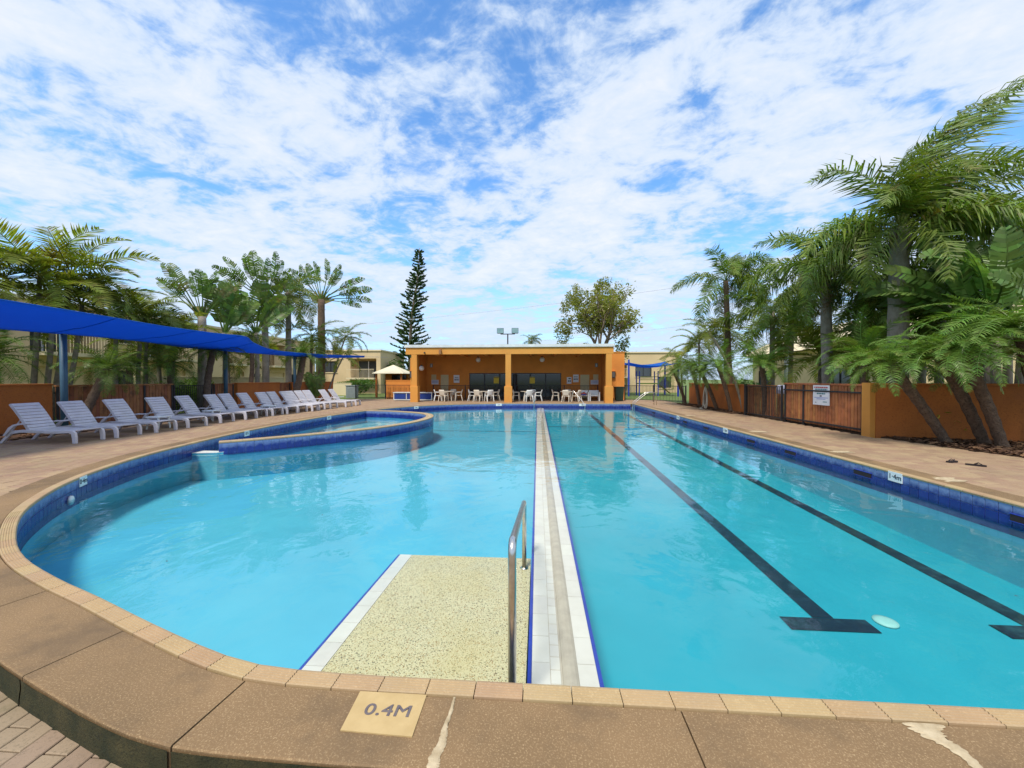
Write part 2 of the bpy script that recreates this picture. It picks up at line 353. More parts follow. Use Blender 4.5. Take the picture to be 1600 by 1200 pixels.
M['rubber'] = mat('dark_rubber', (.02, .012, .012), rough=.7)
M['lampglass'] = mat('floodlight_glass', (.22, .34, .34), (.16, .26, .27), 4, .2)
# ================================================================= POOL OUTLINE
LEFT = [(-.83, 2.02), (-1.36, 2.035), (-1.78, 2.10), (-2.47, 2.33), (-3.25, 2.62), (-3.9, 2.85), (-4.66, 3.17), (-5.36, 3.58), (-6.24, 4.24),
        (-6.94, 4.98), (-7.44, 5.67), (-7.90, 6.53), (-8.44, 7.98), (-8.92, 10.3), (-9.18, 12.7), (-9.20, 15.6), (-8.85, 18.6), (-8.0, 21.2),
        (-6.6, 23.1), (-5.2, 24.2), (-3.4, 24.95), (-1.6, 25.35), (0.2, 25.5)]
def catmull(P, n=8):
    o = []
    for i in range(len(P) - 1):
        p0 = Vector(P[max(i - 1, 0)]); p1 = Vector(P[i]); p2 = Vector(P[i + 1]); p3 = Vector(P[min(i + 2, len(P) - 1)])
        for k in range(n):
            t = k/n
            o.append(tuple(.5*((2*p1) + (p2 - p0)*t + (2*p0 - 5*p1 + 4*p2 - p3)*t*t + (3*p1 - p0 - 3*p2 + p3)*t**3)))
    o.append(tuple(P[-1])); return o
PX1, PY0, PY1 = 6.2, 2.02, 25.5
raw = [(PX1 - .02, PY0), ] + [(x, PY0) for x in (5, 4, 3, 2, 1, 0)] + catmull(LEFT, 8) + [(x, PY1) for x in (1, 2, 3, 4, 5)] + [(PX1 - .02, PY1), (PX1, PY1 - .02)] + [(PX1, y) for y in (24, 20, 16, 12, 8, 4)] + [(PX1, PY0 + .02)]
class Line:
    def __init__(s, pts, closed):
        s.p = [Vector(a[:2]) for a in pts]; s.c = closed
        q = s.p + ([s.p[0]] if closed else [])
        s.q = q; s.s = [0.0]
        for i in range(1, len(q)): s.s.append(s.s[-1] + (q[i] - q[i - 1]).length)
        s.len = s.s[-1]
        s.i = 0
    def at(s, d):
        d = d % s.len if s.c else min(max(d, 0), s.len)
        lo, hi = 0, len(s.s) - 1
        while hi - lo > 1:
            m = (lo + hi)//2
            if s.s[m] <= d: lo = m
            else: hi = m
        seg = s.q[hi] - s.q[lo]; f = (d - s.s[lo])/max(1e-9, s.s[hi] - s.s[lo])
        return s.q[lo] + seg*f
    def nrm(s, d, e=.06):   # right-hand normal when walking; pool is walked clockwise seen from above -> outward is left
        t = (s.at(d + e) - s.at(d - e)).normalized(); return Vector((-t.y, t.x))
    def off(s, d, o): return s.at(d) + s.nrm(d)*o
pool = Line(raw, True)
# orientation: make nrm point outward
area = sum(pool.q[i].x*pool.q[i + 1].y - pool.q[i + 1].x*pool.q[i].y for i in range(len(pool.q) - 1))/2
OUT = -1.0 if area > 0 else 1.0
def poff(d, o): return pool.at(d) + pool.nrm(d)*(o*OUT)
def samples(a, b, step): n = max(1, int(math.ceil((b - a)/step))); return [a + (b - a)*i/n for i in range(n + 1)]
POLY = [pool.at(pool.len*i/260) for i in range(260)]
def inside(p, poly=None):
    poly = poly or POLY; c = False; j = len(poly) - 1
    for i in range(len(poly)):
        a, b = poly[i], poly[j]
        if (a[1] > p[1]) != (b[1] > p[1]) and p[0] < (b[0] - a[0])*(p[1] - a[1])/(b[1] - a[1]) + a[0]: c = not c
        j = i
    return c
def outdist(x, y):
    best = 1e9
    for i in range(len(POLY)):
        a = POLY[i]; dx = a.x - x; dy = a.y - y; d = dx*dx + dy*dy
        if d < best: best = d; bi = i
    m = 1e9; P_ = Vector((x, y))
    for i in (bi - 1, bi):
        a = POLY[i % 260]; b = POLY[(i + 1) % 260]; ab = b - a; t = max(0, min(1, (P_ - a).dot(ab)/ab.dot(ab))); m = min(m, (a + ab*t - P_).length)
    return -m if inside((x, y)) else m
BAND = .50          # width of nosing + concrete apron
WZ = -.285          # water level

# ================================================================= GROUND, DECK
HX0, HX1, HY0, HY1 = -14.0, 9.0, -8.0, 28.0
g = fillpoly([[(-600, -300), (600, -300), (600, 900), (-600, 900)], [(HX0, HY0), (HX1, HY0), (HX1, HY1), (HX0, HY1)]], -.075, 'ground', M['grass']); tag(g, kind='structure')
deck_out = [(-15.45, -8.2), (-6.0, -8.2), (-6.0, 3.2)]
near = [poff(pool.len*i/400, .36) for i in range(400)]
near = sorted([p for p in near if p.y < 3.15 and p.x > -5.6], key=lambda p: p.x)
deck_out += [(p.x, p.y) for p in near if p.x < 6.3] + [(7.2, 1.7), (7.2, -8.2), (13.0, -8.2), (13.0, 10.0), (9.7, 11.5), (9.7, 31.0), (-15.45, 31.0)]
deck = fillpoly([deck_out, [(p.x, p.y) for p in [poff(pool.len*i/200, .22) for i in range(200)]]], -.035, 'pool_deck', M['sand']); tag(deck, kind='structure')
low_loop = [(-6.05, -8.2), (7.25, -8.2), (7.25, 1.75)] + [(p.x, p.y) for p in sorted([poff(pool.len*i/400, .3) for i in range(400)], key=lambda p: -p.x) if p.y < 3.0 and -5.6 < p.x < 6.4] + [(-6.05, 3.2)]
low = fillpoly([low_loop], -.19, 'lower_paving', M['sand']); tag(low, kind='structure')
rw = MB(); rw.box(-6.06, -5.98, -8.2, 3.0, -.2, -.02); rw.build('retaining_edge', M['kerb'], low)
rw = MB(); rw.box(7.16, 7.24, -8.2, 1.5, -.2, -.02); rw.build('retaining_edge', M['kerb'], low)

FW = Vector((-math.sin(YAW), math.cos(YAW))); RT = Vector((math.cos(YAW), math.sin(YAW)))
def screen(x, y, z):
    d = Vector((x, y)); c = d.dot(FW)
    if c < .2: return None
    return (800 + 600*d.dot(RT)/c, 592 - 600*(z - CAM_H)/c, c)
bed_r = [(9.5, 11.3), (9.62, 10.4), (9.8, 9.3), (10.05, 8.4), (10.4, 7.2), (11.0, 5.5), (13.2, 5.0), (13.2, 10.4)]
def paver_geo(w, l, h=.05):
    b = .004
    return [(-w/2, -l/2, -h), (w/2, -l/2, -h), (w/2, l/2, -h), (-w/2, l/2, -h), (-w/2, -l/2, -b), (w/2, -l/2, -b), (w/2, l/2, -b), (-w/2, l/2, -b),
            (-w/2 + b, -l/2 + b, 0), (w/2 - b, -l/2 + b, 0), (w/2 - b, l/2 - b, 0), (-w/2 + b, l/2 - b, 0)], \
           [(8, 9, 10, 11)] + [(4 + i, 4 + (i + 1) % 4, 8 + (i + 1) % 4, 8 + i) for i in range(4)] + [(i, (i + 1) % 4, 4 + (i + 1) % 4, 4 + i) for i in range(4)]
rng = random.Random(3)
def lay(parent, spots, w, l, keep, pm='paver'):
    V, F = paver_geo(w, l)
    me = MB().add(V, F).mesh('paver', M[pm])
    rest = MB()
    spots.sort(key=lambda s: -s[0])
    for k, (ar, x, y, z) in enumerate(spots):
        dz = rng.uniform(-.003, .0015); rz = rng.uniform(-.008, .008); tx, ty = rng.uniform(-.006, .006), rng.uniform(-.006, .006)
        if k < keep and ar > 0:
            inst('paver', me, parent, (x, y, z + dz), (tx, ty, rz))
        else:
            rest.add([(x + a, y + b, z + c + dz + a*ty - b*tx) for a, b, c in V], F)
    if rest.v: tag(rest.build('paver_field', M[pm], parent), kind='stuff')
def spotlist(x0, x1, y0, y1, px, py, z, ok, stagger='x'):
    o = []; j = 0; y = y0
    while y < y1:
        x = x0 + (px/2 if (j % 2 and stagger == 'x') else 0); i = 0
        while x < x1:
            yy = y + (py/2 if (stagger == 'y' and i % 2) else 0)
            if ok(x, yy):
                s = screen(x, yy, z); ar = 0
                if s and -30 < s[0] < 1630 and -30 < s[1] < 1230: ar = 1/s[2]**3
                o.append((ar, x, yy, z))
            x += px; i += 1
        y += py; j += 1
    return o
PW, PL = .225, .19; PPX, PPY = .233, .198
def ok_up(x, y):
    if x > 9.35 and y > 11.2: return False
    if -6.1 < x < 7.25 and y < 3.1 : 
        if y < 2.6: return False
    if inside((x, y), bed_r): return False
    if x < -13.9 and y < 27.6 and y > 4: return False
    if -8.7 < x < 5.9 and 2.6 < y < 24: 
        if inside((x, y)): return False
    return outdist(x, y) > BAND - .13
sp_up = spotlist(-15.2, 12.4, -2, 30.4, PPX, PPY, -.006, ok_up)
lay(deck, sp_up, PW, PL, 200)
def ok_low(x, y): return outdist(x, y) > BAND - .14 and y < 3.0
sp_low = spotlist(-5.9, 7.1, -3, 2.6, .121, .238, -.150, ok_low, 'y')
lay(low, sp_low, .114, .231, 290, 'paver_low')

# ---- concrete apron slabs, kerb face, nosing tiles
# slab joints: seek the ones seen in the photograph on the near edge
def bandw(d):
    p = pool.at(d); f = min(1, max(0, (-1.2 - p.x)/1.9)) if p.y < 3.6 else (1 if p.x < -5 and p.y < 5 else 0)
    return .475 + .07*f
apron = empty('concrete_apron'); tag(apron, kind='structure')
def s_near(x):   # arc position whose point has this x on the near edge
    best = min((abs(pool.at(d).x - x), d) for d in samples(0, 14, .01)); return best[1]
js = [s_near(x) for x in (4.1, 2.98, 1.84, .70, -.42, -1.55)]
s0 = s_near(-2.62); js.append(s0)
while js[-1] < pool.len + js[0] - 1.7: js.append(js[-1] + 1.16)
js.append(pool.len + js[0])
def strip_mesh(a, b, o0, o1, z0, z1, step=.2):
    ds = samples(a, b, step); m = MB(); n = len(ds)
    for d in ds:
        oo = o1(d) if callable(o1) else o1; p, q = poff(d, o0), poff(d, oo); c = .006
        p2, q2 = poff(d, o0 + c), poff(d, oo - c)
        m.v += [(p.x, p.y, z0), (p.x, p.y, z1 - c), (p2.x, p2.y, z1), (q2.x, q2.y, z1), (q.x, q.y, z1 - c), (q.x, q.y, z0)]
    for i in range(n - 1):
        for k in range(5): m.f.append((i*6 + k, i*6 + k + 1, (i + 1)*6 + k + 1, (i + 1)*6 + k))
    m.f += [tuple(range(5, -1, -1)), tuple(range((n - 1)*6, n*6))]
    return m
for a, b in zip(js[:-1], js[1:]):
    sl_ = strip_mesh(a + .004, b - .004, .110, bandw, -.2, rng.uniform(-.002, .001)).build('concrete_slab', M['slab'], apron)
    mid = poff((a + b)/2, BAND)
    if mid.y < 3.3:      # mossy outer face, a skin 4 mm proud of the slab
        m = MB(); ds = samples(a + .008, b - .008, .1); rows = []
        for z in (-.19, -.12, -.06, -.013):
            rows.append([(*(poff(d, bandw(d) + .004 + .005*noise.noise(Vector((d*6, z*20, 1))) + (.004 if z > -.1 else .008))), z) for d in ds])
        m.grid(rows).build('kerb_face', M['kerb'], apron)
    # dark joint filler
# ribbed nosing tiles
NT = int(pool.len/.25); ts = pool.len/NT
prof = [(0, -.035), (-.006, -.012), (0.0, .0)]
x = .012
ribs = [(.0, .002), (.012, .006)]
for k in range(5):
    a = .018 + k*.0165; ribs += [(a, .006), (a + .003, .0015), (a + .007, .0015), (a + .010, .006)]
ribs += [(.1055, .005), (.106, -.02)]
ribs = [(-.004, -.035), (-.008, -.012)] + ribs
for k in range(NT):
    a, b = k*ts + .0025, (k + 1)*ts - .0025
    ds = [a, b]; m = MB(); n = len(ribs)
    near_t = pool.at(a).y < 4.2 and -6.5 < pool.at(a).x < 3.2
    pr = ribs if near_t else [ribs[0], ribs[1], ribs[2], (.012, .005), (.1055, .005), ribs[-1]]
    n = len(pr)
    for d in ds:
        for o, z in pr: p = poff(d, o); m.v.append((p.x, p.y, z))
    m.f += [(i, i + 1, n + i + 1, n + i) for i in range(n - 1)] + [tuple(range(n - 1, -1, -1)), tuple(range(n, 2*n))]
    m.build('nosing_tile', M['nosing'], apron)
# bed of mortar under the nosing so that joints are dark, not see-through
strip_mesh(0, pool.len, .02, .112, -.2, -.012, .25).build('mortar_bed', M['sand'], apron)
strip_mesh(0, pool.len, .105, lambda d: bandw(d) - .02, -.2, -.02, .25).build('joint_filler', M['kerb'], apron)
# repair mortar over two of the joints, and pale splashes on the right-hand apron
def patch(pts, name='mortar_patch', z=.004):
    m = MB(); n = len(pts); c = Vector((sum(p[0] for p in pts)/n, sum(p[1] for p in pts)/n))
    m.v = [(p[0], p[1], -.004) for p in pts] + [(c.x + (p[0] - c.x)*.85, c.y + (p[1] - c.y)*.85, z) for p in pts]
    m.f = [tuple(range(n, 2*n))] + [(i, (i + 1) % n, n + (i + 1) % n, n + i) for i in range(n)]
    return m.build(name, M['patch'], apron)
def ribbon(path, widths, seed):
    r = random.Random(seed); l = []; q = []
    for i in range(len(path) - 1):
        for k in range(16):
            t = k/16; x = path[i][0]*(1 - t) + path[i + 1][0]*t; y = path[i][1]*(1 - t) + path[i + 1][1]*t; w_ = widths[i]*(1 - t) + widths[i + 1]*t
            wob = .25*w_*math.sin(y*41 + seed); l.append((x + wob - w_*r.uniform(.75, 1.2), y)); q.append((x + wob + w_*r.uniform(.75, 1.2), y))
    return l + q[::-1]
def strip_patch(path, widths, seed):
    o = ribbon(path, widths, seed); n = len(o)//2; a, b = o[:n], o[n:][::-1]; m = MB()
    rows = [[(p[0], p[1], .0012) for p in a], [((p[0]*.8 + q[0]*.2), (p[1]*.8 + q[1]*.2), .005) for p, q in zip(a, b)], [((p[0]*.2 + q[0]*.8), (p[1]*.2 + q[1]*.8), .005) for p, q in zip(a, b)], [(q[0], q[1], .0012) for q in b]]
    m.grid(rows).build('mortar_patch', M['patch'], apron)
strip_patch([(-.418, 1.905), (-.425, 1.74), (-.43, 1.60), (-.435, 1.53)], [.006, .012, .024, .028], 2)
strip_patch([(1.78, 1.905), (1.82, 1.80), (1.84, 1.66), (1.845, 1.53)], [.085, .035, .018, .02], 5)
strip_patch([(6.75, 17.5), (6.7, 17.2)], [.22, .2], 6); strip_patch([(6.8, 12.4), (6.75, 12.05)], [.25, .22], 7)
strip_patch([(6.72, 9.05), (6.7, 8.85)], [.22, .2], 8); strip_patch([(6.6, 6.75), (6.62, 6.45)], [.16, .16], 9)

# ================================================================= POOL SHELL AND WATER
shell = empty('swimming_pool'); tag(shell, kind='structure')
strip = MB(); ds = samples(0, pool.len, .2)
strip.grid([[(*poff(d, .012), -.03) for d in ds], [(*poff(d, .012), -.5) for d in ds]]).build('grout_band', M['grout'], shell)
strip = MB(); strip.grid([[(*poff(d, .004), -.43) for d in ds], [(*poff(d, .004), -1.9) for d in ds]]).build('pool_wall', M['wallpool'], shell)
def zfl(x, y):
    t = min(1, max(0, (y - 2)/9)); return -.62 - .42*t
def zfr(x, y):
    t = min(1, max(0, (y - 4)/19)); return -1.10 + .52*t
def floor(name, x0, x1, fz, m):
    xs = [x0 + (x1 - x0)*i/16 for i in range(17)]; ys = [1.6 + 24.4*i/60 for i in range(61)]
    MB().grid([[(x, y, fz(x, y)) for x in xs] for y in ys]).build(name, m, shell, smooth=True)
floor('shallow_floor', -9.7, .18, zfl, M['floor_l']); floor('lap_floor', .18, 6.6, zfr, M['floor_r'])
# waterline tiles: two rows, the pieces that show largest are single objects
TW = .155; NTT = int(pool.len/TW); tw = pool.len/NTT
spots = []
for k in range(NTT):
    d = (k + .5)*tw; p = pool.at(d); n_ = pool.nrm(d)*OUT
    for r_ in (0, 1):
        z = -.10 - r_*.155
        s = screen(p.x, p.y, z); vis = 0
        if s and -20 < s[0] < 1620 and s[1] < 1210 and n_.dot(Vector((p.x, p.y))) > 0: vis = abs(n_.dot(Vector((p.x, p.y)).normalized()))/s[2]**2
        spots.append((vis, p, n_, z))
spots.sort(key=lambda s: -s[0])
h_ = tw/2 - .003; tv = [(-h_, 0, -.0745), (h_, 0, -.0745), (h_, 0, .0745), (-h_, 0, .0745), (-h_ + .004, -.007, -.0705), (h_ - .004, -.007, -.0705), (h_ - .004, -.007, .0705), (-h_ + .004, -.007, .0705)]
tf = [(4, 5, 6, 7)] + [(i, (i + 1) % 4, 4 + (i + 1) % 4, 4 + i) for i in range(4)]
tme = MB().add(tv, tf).mesh('waterline_tile', M['navy']); rest = MB()
for k, (vis, p, n_, z) in enumerate(spots):
    ang = math.atan2(n_.y, n_.x) - R(90); loc = Vector((p.x, p.y, 0)) + Vector((n_.x, n_.y, 0))*.0105
    if k < 300 and vis > 0: inst('waterline_tile', tme, shell, (loc.x, loc.y, z), (0, 0, ang))
    else:
        ca, sa = math.cos(ang), math.sin(ang)
        rest.add([(loc.x + x*ca - y*sa, loc.y + x*sa + y*ca, z + zz) for x, y, zz in tv], tf)
tag(rest.build('waterline_tile_field', M['navy'], shell), kind='stuff')
# lane lines laid on the lap floor, in short tiles
def onfloor(name, x0, x1, y0, y1, fz, m, dz=.006):
    ys = samples(y0, y1, 1.0)
    return MB().grid([[(x0, y, fz(0, y) + dz), (x1, y, fz(0, y) + dz)] for y in ys]).build(name, m, shell)
for xc in (3.22, 5.42):
    onfloor('lane_line', xc - .115, xc + .115, 4.53, 24.0, zfr, M['lane'])
    onfloor('lane_cross_line', xc - .48, xc + .44, 4.30, 4.52, zfr, M['lane'], .008)
onfloor('depth_change_line', .45, 6.19, 18.6, 18.75, zfr, M['lane'], .003)
onfloor('depth_change_line', -5.6, -.1, 19.3, 19.42, zfl, M['lane'], .004)
def disc(name, x, y, z, r, m, par):
    return MB().lathe([(r, 0), (r*.96, .018), (r*.55, .026), (.001, .027)], 24).build(name, m, par, True, loc=(x, y, z))
disc('drain_cover', 3.86, 4.50, zfr(0, 4.5), .115, M['drain'], shell)
disc('drain_cover', 4.6, 14.0, zfr(0, 14), .10, M['drain'], shell)
# wall fittings: inlet eyes and skimmer mouths
def inlet(d, z):
    p = poff(d, .0); n_ = pool.nrm(d)*OUT; o = MB().lathe([(.075, 0), (.07, .03), (.035, .045), (.001, .045)], 18).build('inlet_fitting', M['marker_white'], shell, True)
    o.matrix_basis = Matrix.Translation((p.x, p.y, z)) @ Vector((-n_.x, -n_.y, 0)).to_track_quat('Z', 'Y').to_matrix().to_4x4()
def nearest_s(x, y): return min(((pool.at(d) - Vector((x, y))).length, d) for d in samples(0, pool.len, .02))[1]
inlet(nearest_s(-7.3, 5.6), -.30); inlet(nearest_s(-4.95, 3.4), -.28); inlet(nearest_s(-9.05, 11.0), -.27)
for y in (5.25, 7.75, 9.85, 11.6, 14.6, 16.6, 18.2, 21.0):
    m = MB(); m.box(PX1 - .012, PX1 + .02, y - .19, y + .19, -.235, -.145); sk_ = m.build('skimmer_mouth', M['rubber'], shell)
    m = MB(); m.box(PX1 - .016, PX1 + .01, y - .2, y + .2, -.145, -.138); m.box(PX1 - .016, PX1 + .01, y - .2, y + .2, -.242, -.235); m.build('skimmer_rim', M['bluetrim'], sk_)
# the water itself: one sheet, gently displaced by its material
water = fillpoly([[(p.x, p.y) for p in [poff(pool.len*i/300, .014) for i in range(300)]]], WZ, 'water', M['water']); tag(water, kind='structure')

# lettering
def text_obj(s, size, m, parent, mtx, name='lettering', ext=.002, bold=.0, spacing=1.0):
    cu = bpy.data.curves.new(name, 'FONT'); cu.body = s; cu.size = size; cu.align_x = 'CENTER'; cu.align_y = 'CENTER'; cu.extrude = ext; cu.bevel_depth = bold; cu.bevel_resolution = 1; cu.space_character = spacing
    to = bpy.data.objects.new(name, cu); C.objects.link(to)
    bpy.context.view_layer.update()
    me = bpy.data.meshes.new_from_object(to.evaluated_get(bpy.context.evaluated_depsgraph_get())); bpy.data.objects.remove(to); bpy.data.curves.remove(cu)
    me.materials.clear(); me.materials.append(m)
    return inst(name, me, parent, mtx=mtx)
# tan 0.4M marker set in the near apron
mk = thing('depth_marker_tile', 'square tan floor tile reading 0.4M set in the near concrete', 'depth marker', (-.737, 1.797, .001))
m = MB(); m.prism([(-.1675, -.1075), (.1725, -.1175), (.1725, .1125), (-.1775, .1125)], -.004, .0035)
m.build('tile', M['marker_tan'], mk)
text_obj('0.4M', .088, M['ink_grey'], mk, Matrix.Translation((.012, .006, .0042)) @ Matrix.Diagonal((1.28, 1, 1, 1)), bold=.0013, ext=.0008, spacing=1.05)
def wall_marker(x, y, txt, label, wdt=.20, hgt=.14, show=True):
    d = nearest_s(x, y); p = poff(d, -.006); n_ = pool.nrm(d)*OUT
    t = thing('depth_marker', label, 'depth marker', (p.x, p.y, -.085), math.atan2(n_.y, n_.x) - R(90), 'depth markers on the waterline')
    m = MB(); m.box(-wdt/2, wdt/2, -.006, .006, -hgt/2, hgt/2); m.build('tile', M['marker_white'], t)
    text_obj(txt, hgt*.72, M['ink'], t, Matrix.Translation((0, -.0075, 0)) @ Matrix.Rotation(R(90), 4, 'X'), ext=.0006, bold=.0012)
wall_marker(-7.5, 5.95, '0·4m', 'white depth marker reading 0.4m on the curved left pool wall', .22, .155)
wall_marker(6.2, 7.08, '1·4m', 'white depth marker reading 1.4m on the right pool wall', .26, .165)
wall_marker(-9.1, 11.4, '0·5', 'white depth marker on the wading pool wall nearest the camera', .24, .16)
wall_marker(-9.15, 16.3, '0·5', 'white depth marker on the far left wall beside the loungers', .3, .16)
wall_marker(-7.2, 22.4, '0·6', 'white depth marker left of the orange pavilion column', .3, .15)
wall_marker(-2.55, 25.2, '1·0m', 'white depth marker on the far wall left of the divider', .38, .15)
wall_marker(2.95, 25.5, '1·0m', 'white depth marker on the far wall right of the divider', .42, .15)
wall_marker(6.2, 13.1, '1·2m', 'white depth marker halfway along the right pool wall', .3, .16)
wall_marker(6.2, 17.4, '1·1m', 'white depth marker on the right wall towards the far ladder', .3, .16)

# ================================================================= DIVIDER, RAMP, RAILS
dv = thing('pool_divider', 'long white tiled divider wall with blue edges, just under the water', 'divider', (0, 0, 0))
DX0, DX1, DY0, DY1, DZ = -.06, .415, 2.06, 25.45, -.312
m = MB(); m.box(DX0 + .004, DX1 - .004, DY0, DY1, -1.5, DZ - .006); m.build('core_wall', M['floor_r'], dv); MB().box(DX0 + .003, DX1 - .003, DY0, DY1, DZ - .03, DZ - .0045).build('tile_bed', M['ridge'], dv)
m = MB(); m.box(DX0 - .004, DX0 + .022, DY0, DY1, DZ - .05, DZ + .001); m.build('edge_strip', M['bluetrim'], dv)
m = MB(); m.box(DX1 - .022, DX1 + .004, DY0, DY1, DZ - .05, DZ + .001); m.build('edge_strip', M['bluetrim'], dv)
def tilebox(w, l): return MB().box(-w/2 + .0015, w/2 - .0015, -l/2 + .0018, l/2 - .0018, -.012, 0, False)
for xc, wd in ((DX0 + .0225 + .062, .124), (DX1 - .0225 - .062, .124)):
    me = tilebox(wd, .27).mesh('deck_tile', M['white_tile']); y = DY0 + .135
    while y < DY1 - .13: inst('deck_tile', me, dv, (xc, y, DZ + rng.uniform(-.0008, .0008))); y += .27
mos = MB()
for xc, wd in ((DX0 + .0225 + .124 + .034, .066), (DX1 - .0225 - .124 - .018, .034)):
    y = DY0 + .06
    while y < DY1: mos.box(xc - wd/2 + .0015, xc + wd/2 - .0015, y - .057, y + .057, DZ - .012, DZ - .002, False); y += .12
tag(mos.build('mosaic_strip', M['white_tile'], dv), kind='stuff')
rx = .218; poly = [(rx - .055, DZ - .012), (rx - .05, DZ + .004), (rx - .03, DZ + .015), (rx, DZ + .02), (rx + .03, DZ + .015), (rx + .05, DZ + .004), (rx + .055, DZ - .012)]
MB().sweep_xz(poly[::-1], DY0, DY1).build('centre_ridge', M['ridge'], dv, smooth=False)

rp = thing('entry_ramp', 'speckled pebble entry ramp under the water beside the divider', 'ramp', (0, 0, 0))
RX0, RX1, RY0, RY1 = -1.62, -.075, 2.02, 4.36; rz = lambda y: -.335 - .095*(y - RY0)/(RY1 - RY0)
def slope(x0, x1, y0, y1, dz, name, m_):
    m = MB(); m.v = [(x0, y0, -1.3), (x1, y0, -1.3), (x1, y1, -1.3), (x0, y1, -1.3), (x0, y0, rz(y0) + dz), (x1, y0, rz(y0) + dz), (x1, y1, rz(y1) + dz), (x0, y1, rz(y1) + dz)]
    m.f = [(4, 5, 6, 7), (0, 1, 5, 4), (1, 2, 6, 5), (2, 3, 7, 6), (3, 0, 4, 7)]; return m.build(name, m_, rp)
slope(RX0 + .165, RX1, RY0, RY1, 0, 'pebble_surface', M['pebble'])
slope(RX0 + .022, RX0 + .163, RY0, RY1, -.006, 'tile_bed', M['grout'])
y = RY0
while y < RY1 - .05:
    m = MB(); a, b = y + .002, min(y + .25, RY1) - .002
    m.v = [(RX0 + .024, a, rz(a) - .006), (RX0 + .162, a, rz(a) - .006), (RX0 + .162, b, rz(b) - .006), (RX0 + .024, b, rz(b) - .006)]; m.v += [(q[0], q[1], q[2] + .008) for q in m.v]
    m.f = [(4, 5, 6, 7), (0, 1, 5, 4), (1, 2, 6, 5), (2, 3, 7, 6), (3, 0, 4, 7)]; m.build('border_tile', M['white_tile'], rp); y += .25
slope(RX0, RX0 + .021, RY0, RY1, 0, 'blue_edge', M['bluetrim'])

def bend(pts, r=.08, n=6):
    pts = [Vector(p) for p in pts]; o = [pts[0]]
    for i in range(1, len(pts) - 1):
        a, b, c = pts[i - 1], pts[i], pts[i + 1]; u = (a - b).normalized(); v_ = (c - b).normalized()
        k = min(r, (a - b).length*.45, (c - b).length*.45)
        for j in range(n + 1):
            t = j/n; o.append((b + u*k)*(1 - t)**2 + b*2*t*(1 - t) + (b + v_*k)*t*t)
    o.append(pts[-1]); return o
hr = thing('handrail', 'bent stainless steel handrail rising from the entry ramp', 'handrail', (-.142, 2.14, 0))
MB().tube(bend([(0, 0, -.36), (0, 0, .70), (0, 1.97, .30), (0, 1.97, -.45)], .09, 8), .024, 14).build('rail', M['steel'], hr, True)
for y in (1.97,): MB().lathe([(.045, 0), (.045, .012), (.022, .02), (.022, .03)], 16).build('base_flange', M['steel'], hr, True, loc=(0, y, -.425))

# wading pool wall
wl = Line(catmull([(-8.12, 9.26), (-7.5, 9.80), (-6.5, 10.85), (-5.25, 12.45), (-4.55, 14.3), (-4.5, 16.3), (-5.25, 17.9), (-6.9, 18.95), (-8.1, 19.3), (-8.9, 19.35)], 8), False)
wp = thing('wading_pool_wall', 'curved blue tiled wall with cream coping ringing the wading pool', 'pool wall', (0, 0, 0))
def woff(d, o): return wl.at(d) + wl.nrm(d)*o
sgn = 1 if (woff(3, .3) - Vector((-7.5, 14))).length < (wl.at(3) - Vector((-7.5, 14))).length else -1   # +o goes inwards
WT = .30
m = MB(); ds = samples(0, wl.len, .2)
rows = [[(*woff(d, sgn*.01), -1.2) for d in ds], [(*woff(d, sgn*.01), -.012) for d in ds], [(*woff(d, sgn*(WT - .01)), -.012) for d in ds], [(*woff(d, sgn*(WT - .01)), -1.2) for d in ds]]
m.grid(rows); n = len(ds); m.f.append((0, n, 2*n, 3*n)); m.f.append((n - 1, 4*n - 1, 3*n - 1, 2*n - 1)); m.build('core_wall', M['floor_l'], wp)
m = MB()
for oo in (.006, WT - .006): m.grid([[(*woff(d, sgn*oo), -.34) for d in ds], [(*woff(d, sgn*oo), -.02) for d in ds]])
m.build('grout_band', M['grout'], wp)
wf_ = [(p.x, p.y) for p in [woff(d, sgn*.15) for d in samples(0, wl.len, .3)]] + [(p.x, p.y) for p in [poff(d, .02) for d in samples(nearest_s(-8.9, 19.35), nearest_s(-8.62, 9.1), .4)] ] if nearest_s(-8.9, 19.35) < nearest_s(-8.62, 9.1) else [(p.x, p.y) for p in [woff(d, sgn*.15) for d in samples(0, wl.len, .3)]] + [(p.x, p.y) for p in [poff(d, .02) for d in samples(nearest_s(-8.62, 9.1), nearest_s(-8.9, 19.35), .4)]][::-1]
fillpoly([wf_], -.62, 'wading_floor', M['floor_l'], shell)
nn = int(wl.len/.25); t_ = wl.len/nn
for k in range(nn):
    for o0, o1 in ((-.008, .10), (.105, .195), (.20, .308)):
        if o0 == .105: mm_ = M['patch']
        else: mm_ = M['nosing']
        a, b = k*t_ + .003, (k + 1)*t_ - .003; q = [woff(a, sgn*o0), woff(b, sgn*o0), woff(b, sgn*o1), woff(a, sgn*o1)]
        if sgn < 0: q = q[::-1]
        m = MB(); m.prism([(p.x, p.y) for p in q], -.03, .003 if o0 != .105 else 0.0)
        if o0 == .105: m.build('coping_infill', mm_, wp)
        else: m.build('coping_tile', mm_, wp)
nn = int(wl.len/.19); t_ = wl.len/nn
for k in range(nn):
    for z0, z1 in ((-.275, -.035),):
        a, b = k*t_ + .004, (k + 1)*t_ - .004
        for oo, th in ((.006, -.008), (WT - .006, .008)):
            q = [woff(a, sgn*oo), woff(b, sgn*oo), woff(b, sgn*(oo + th)), woff(a, sgn*(oo + th))]
            m = MB(); pl = [(p.x, p.y) for p in q]; m.prism(pl, z0 - .05, z1); m.build('wall_tile', M['navy'], wp)
wr = thing('wading_pool_weir', 'low white tiled weir joining the wading pool wall to the left edge', 'weir', (0, 0, 0))
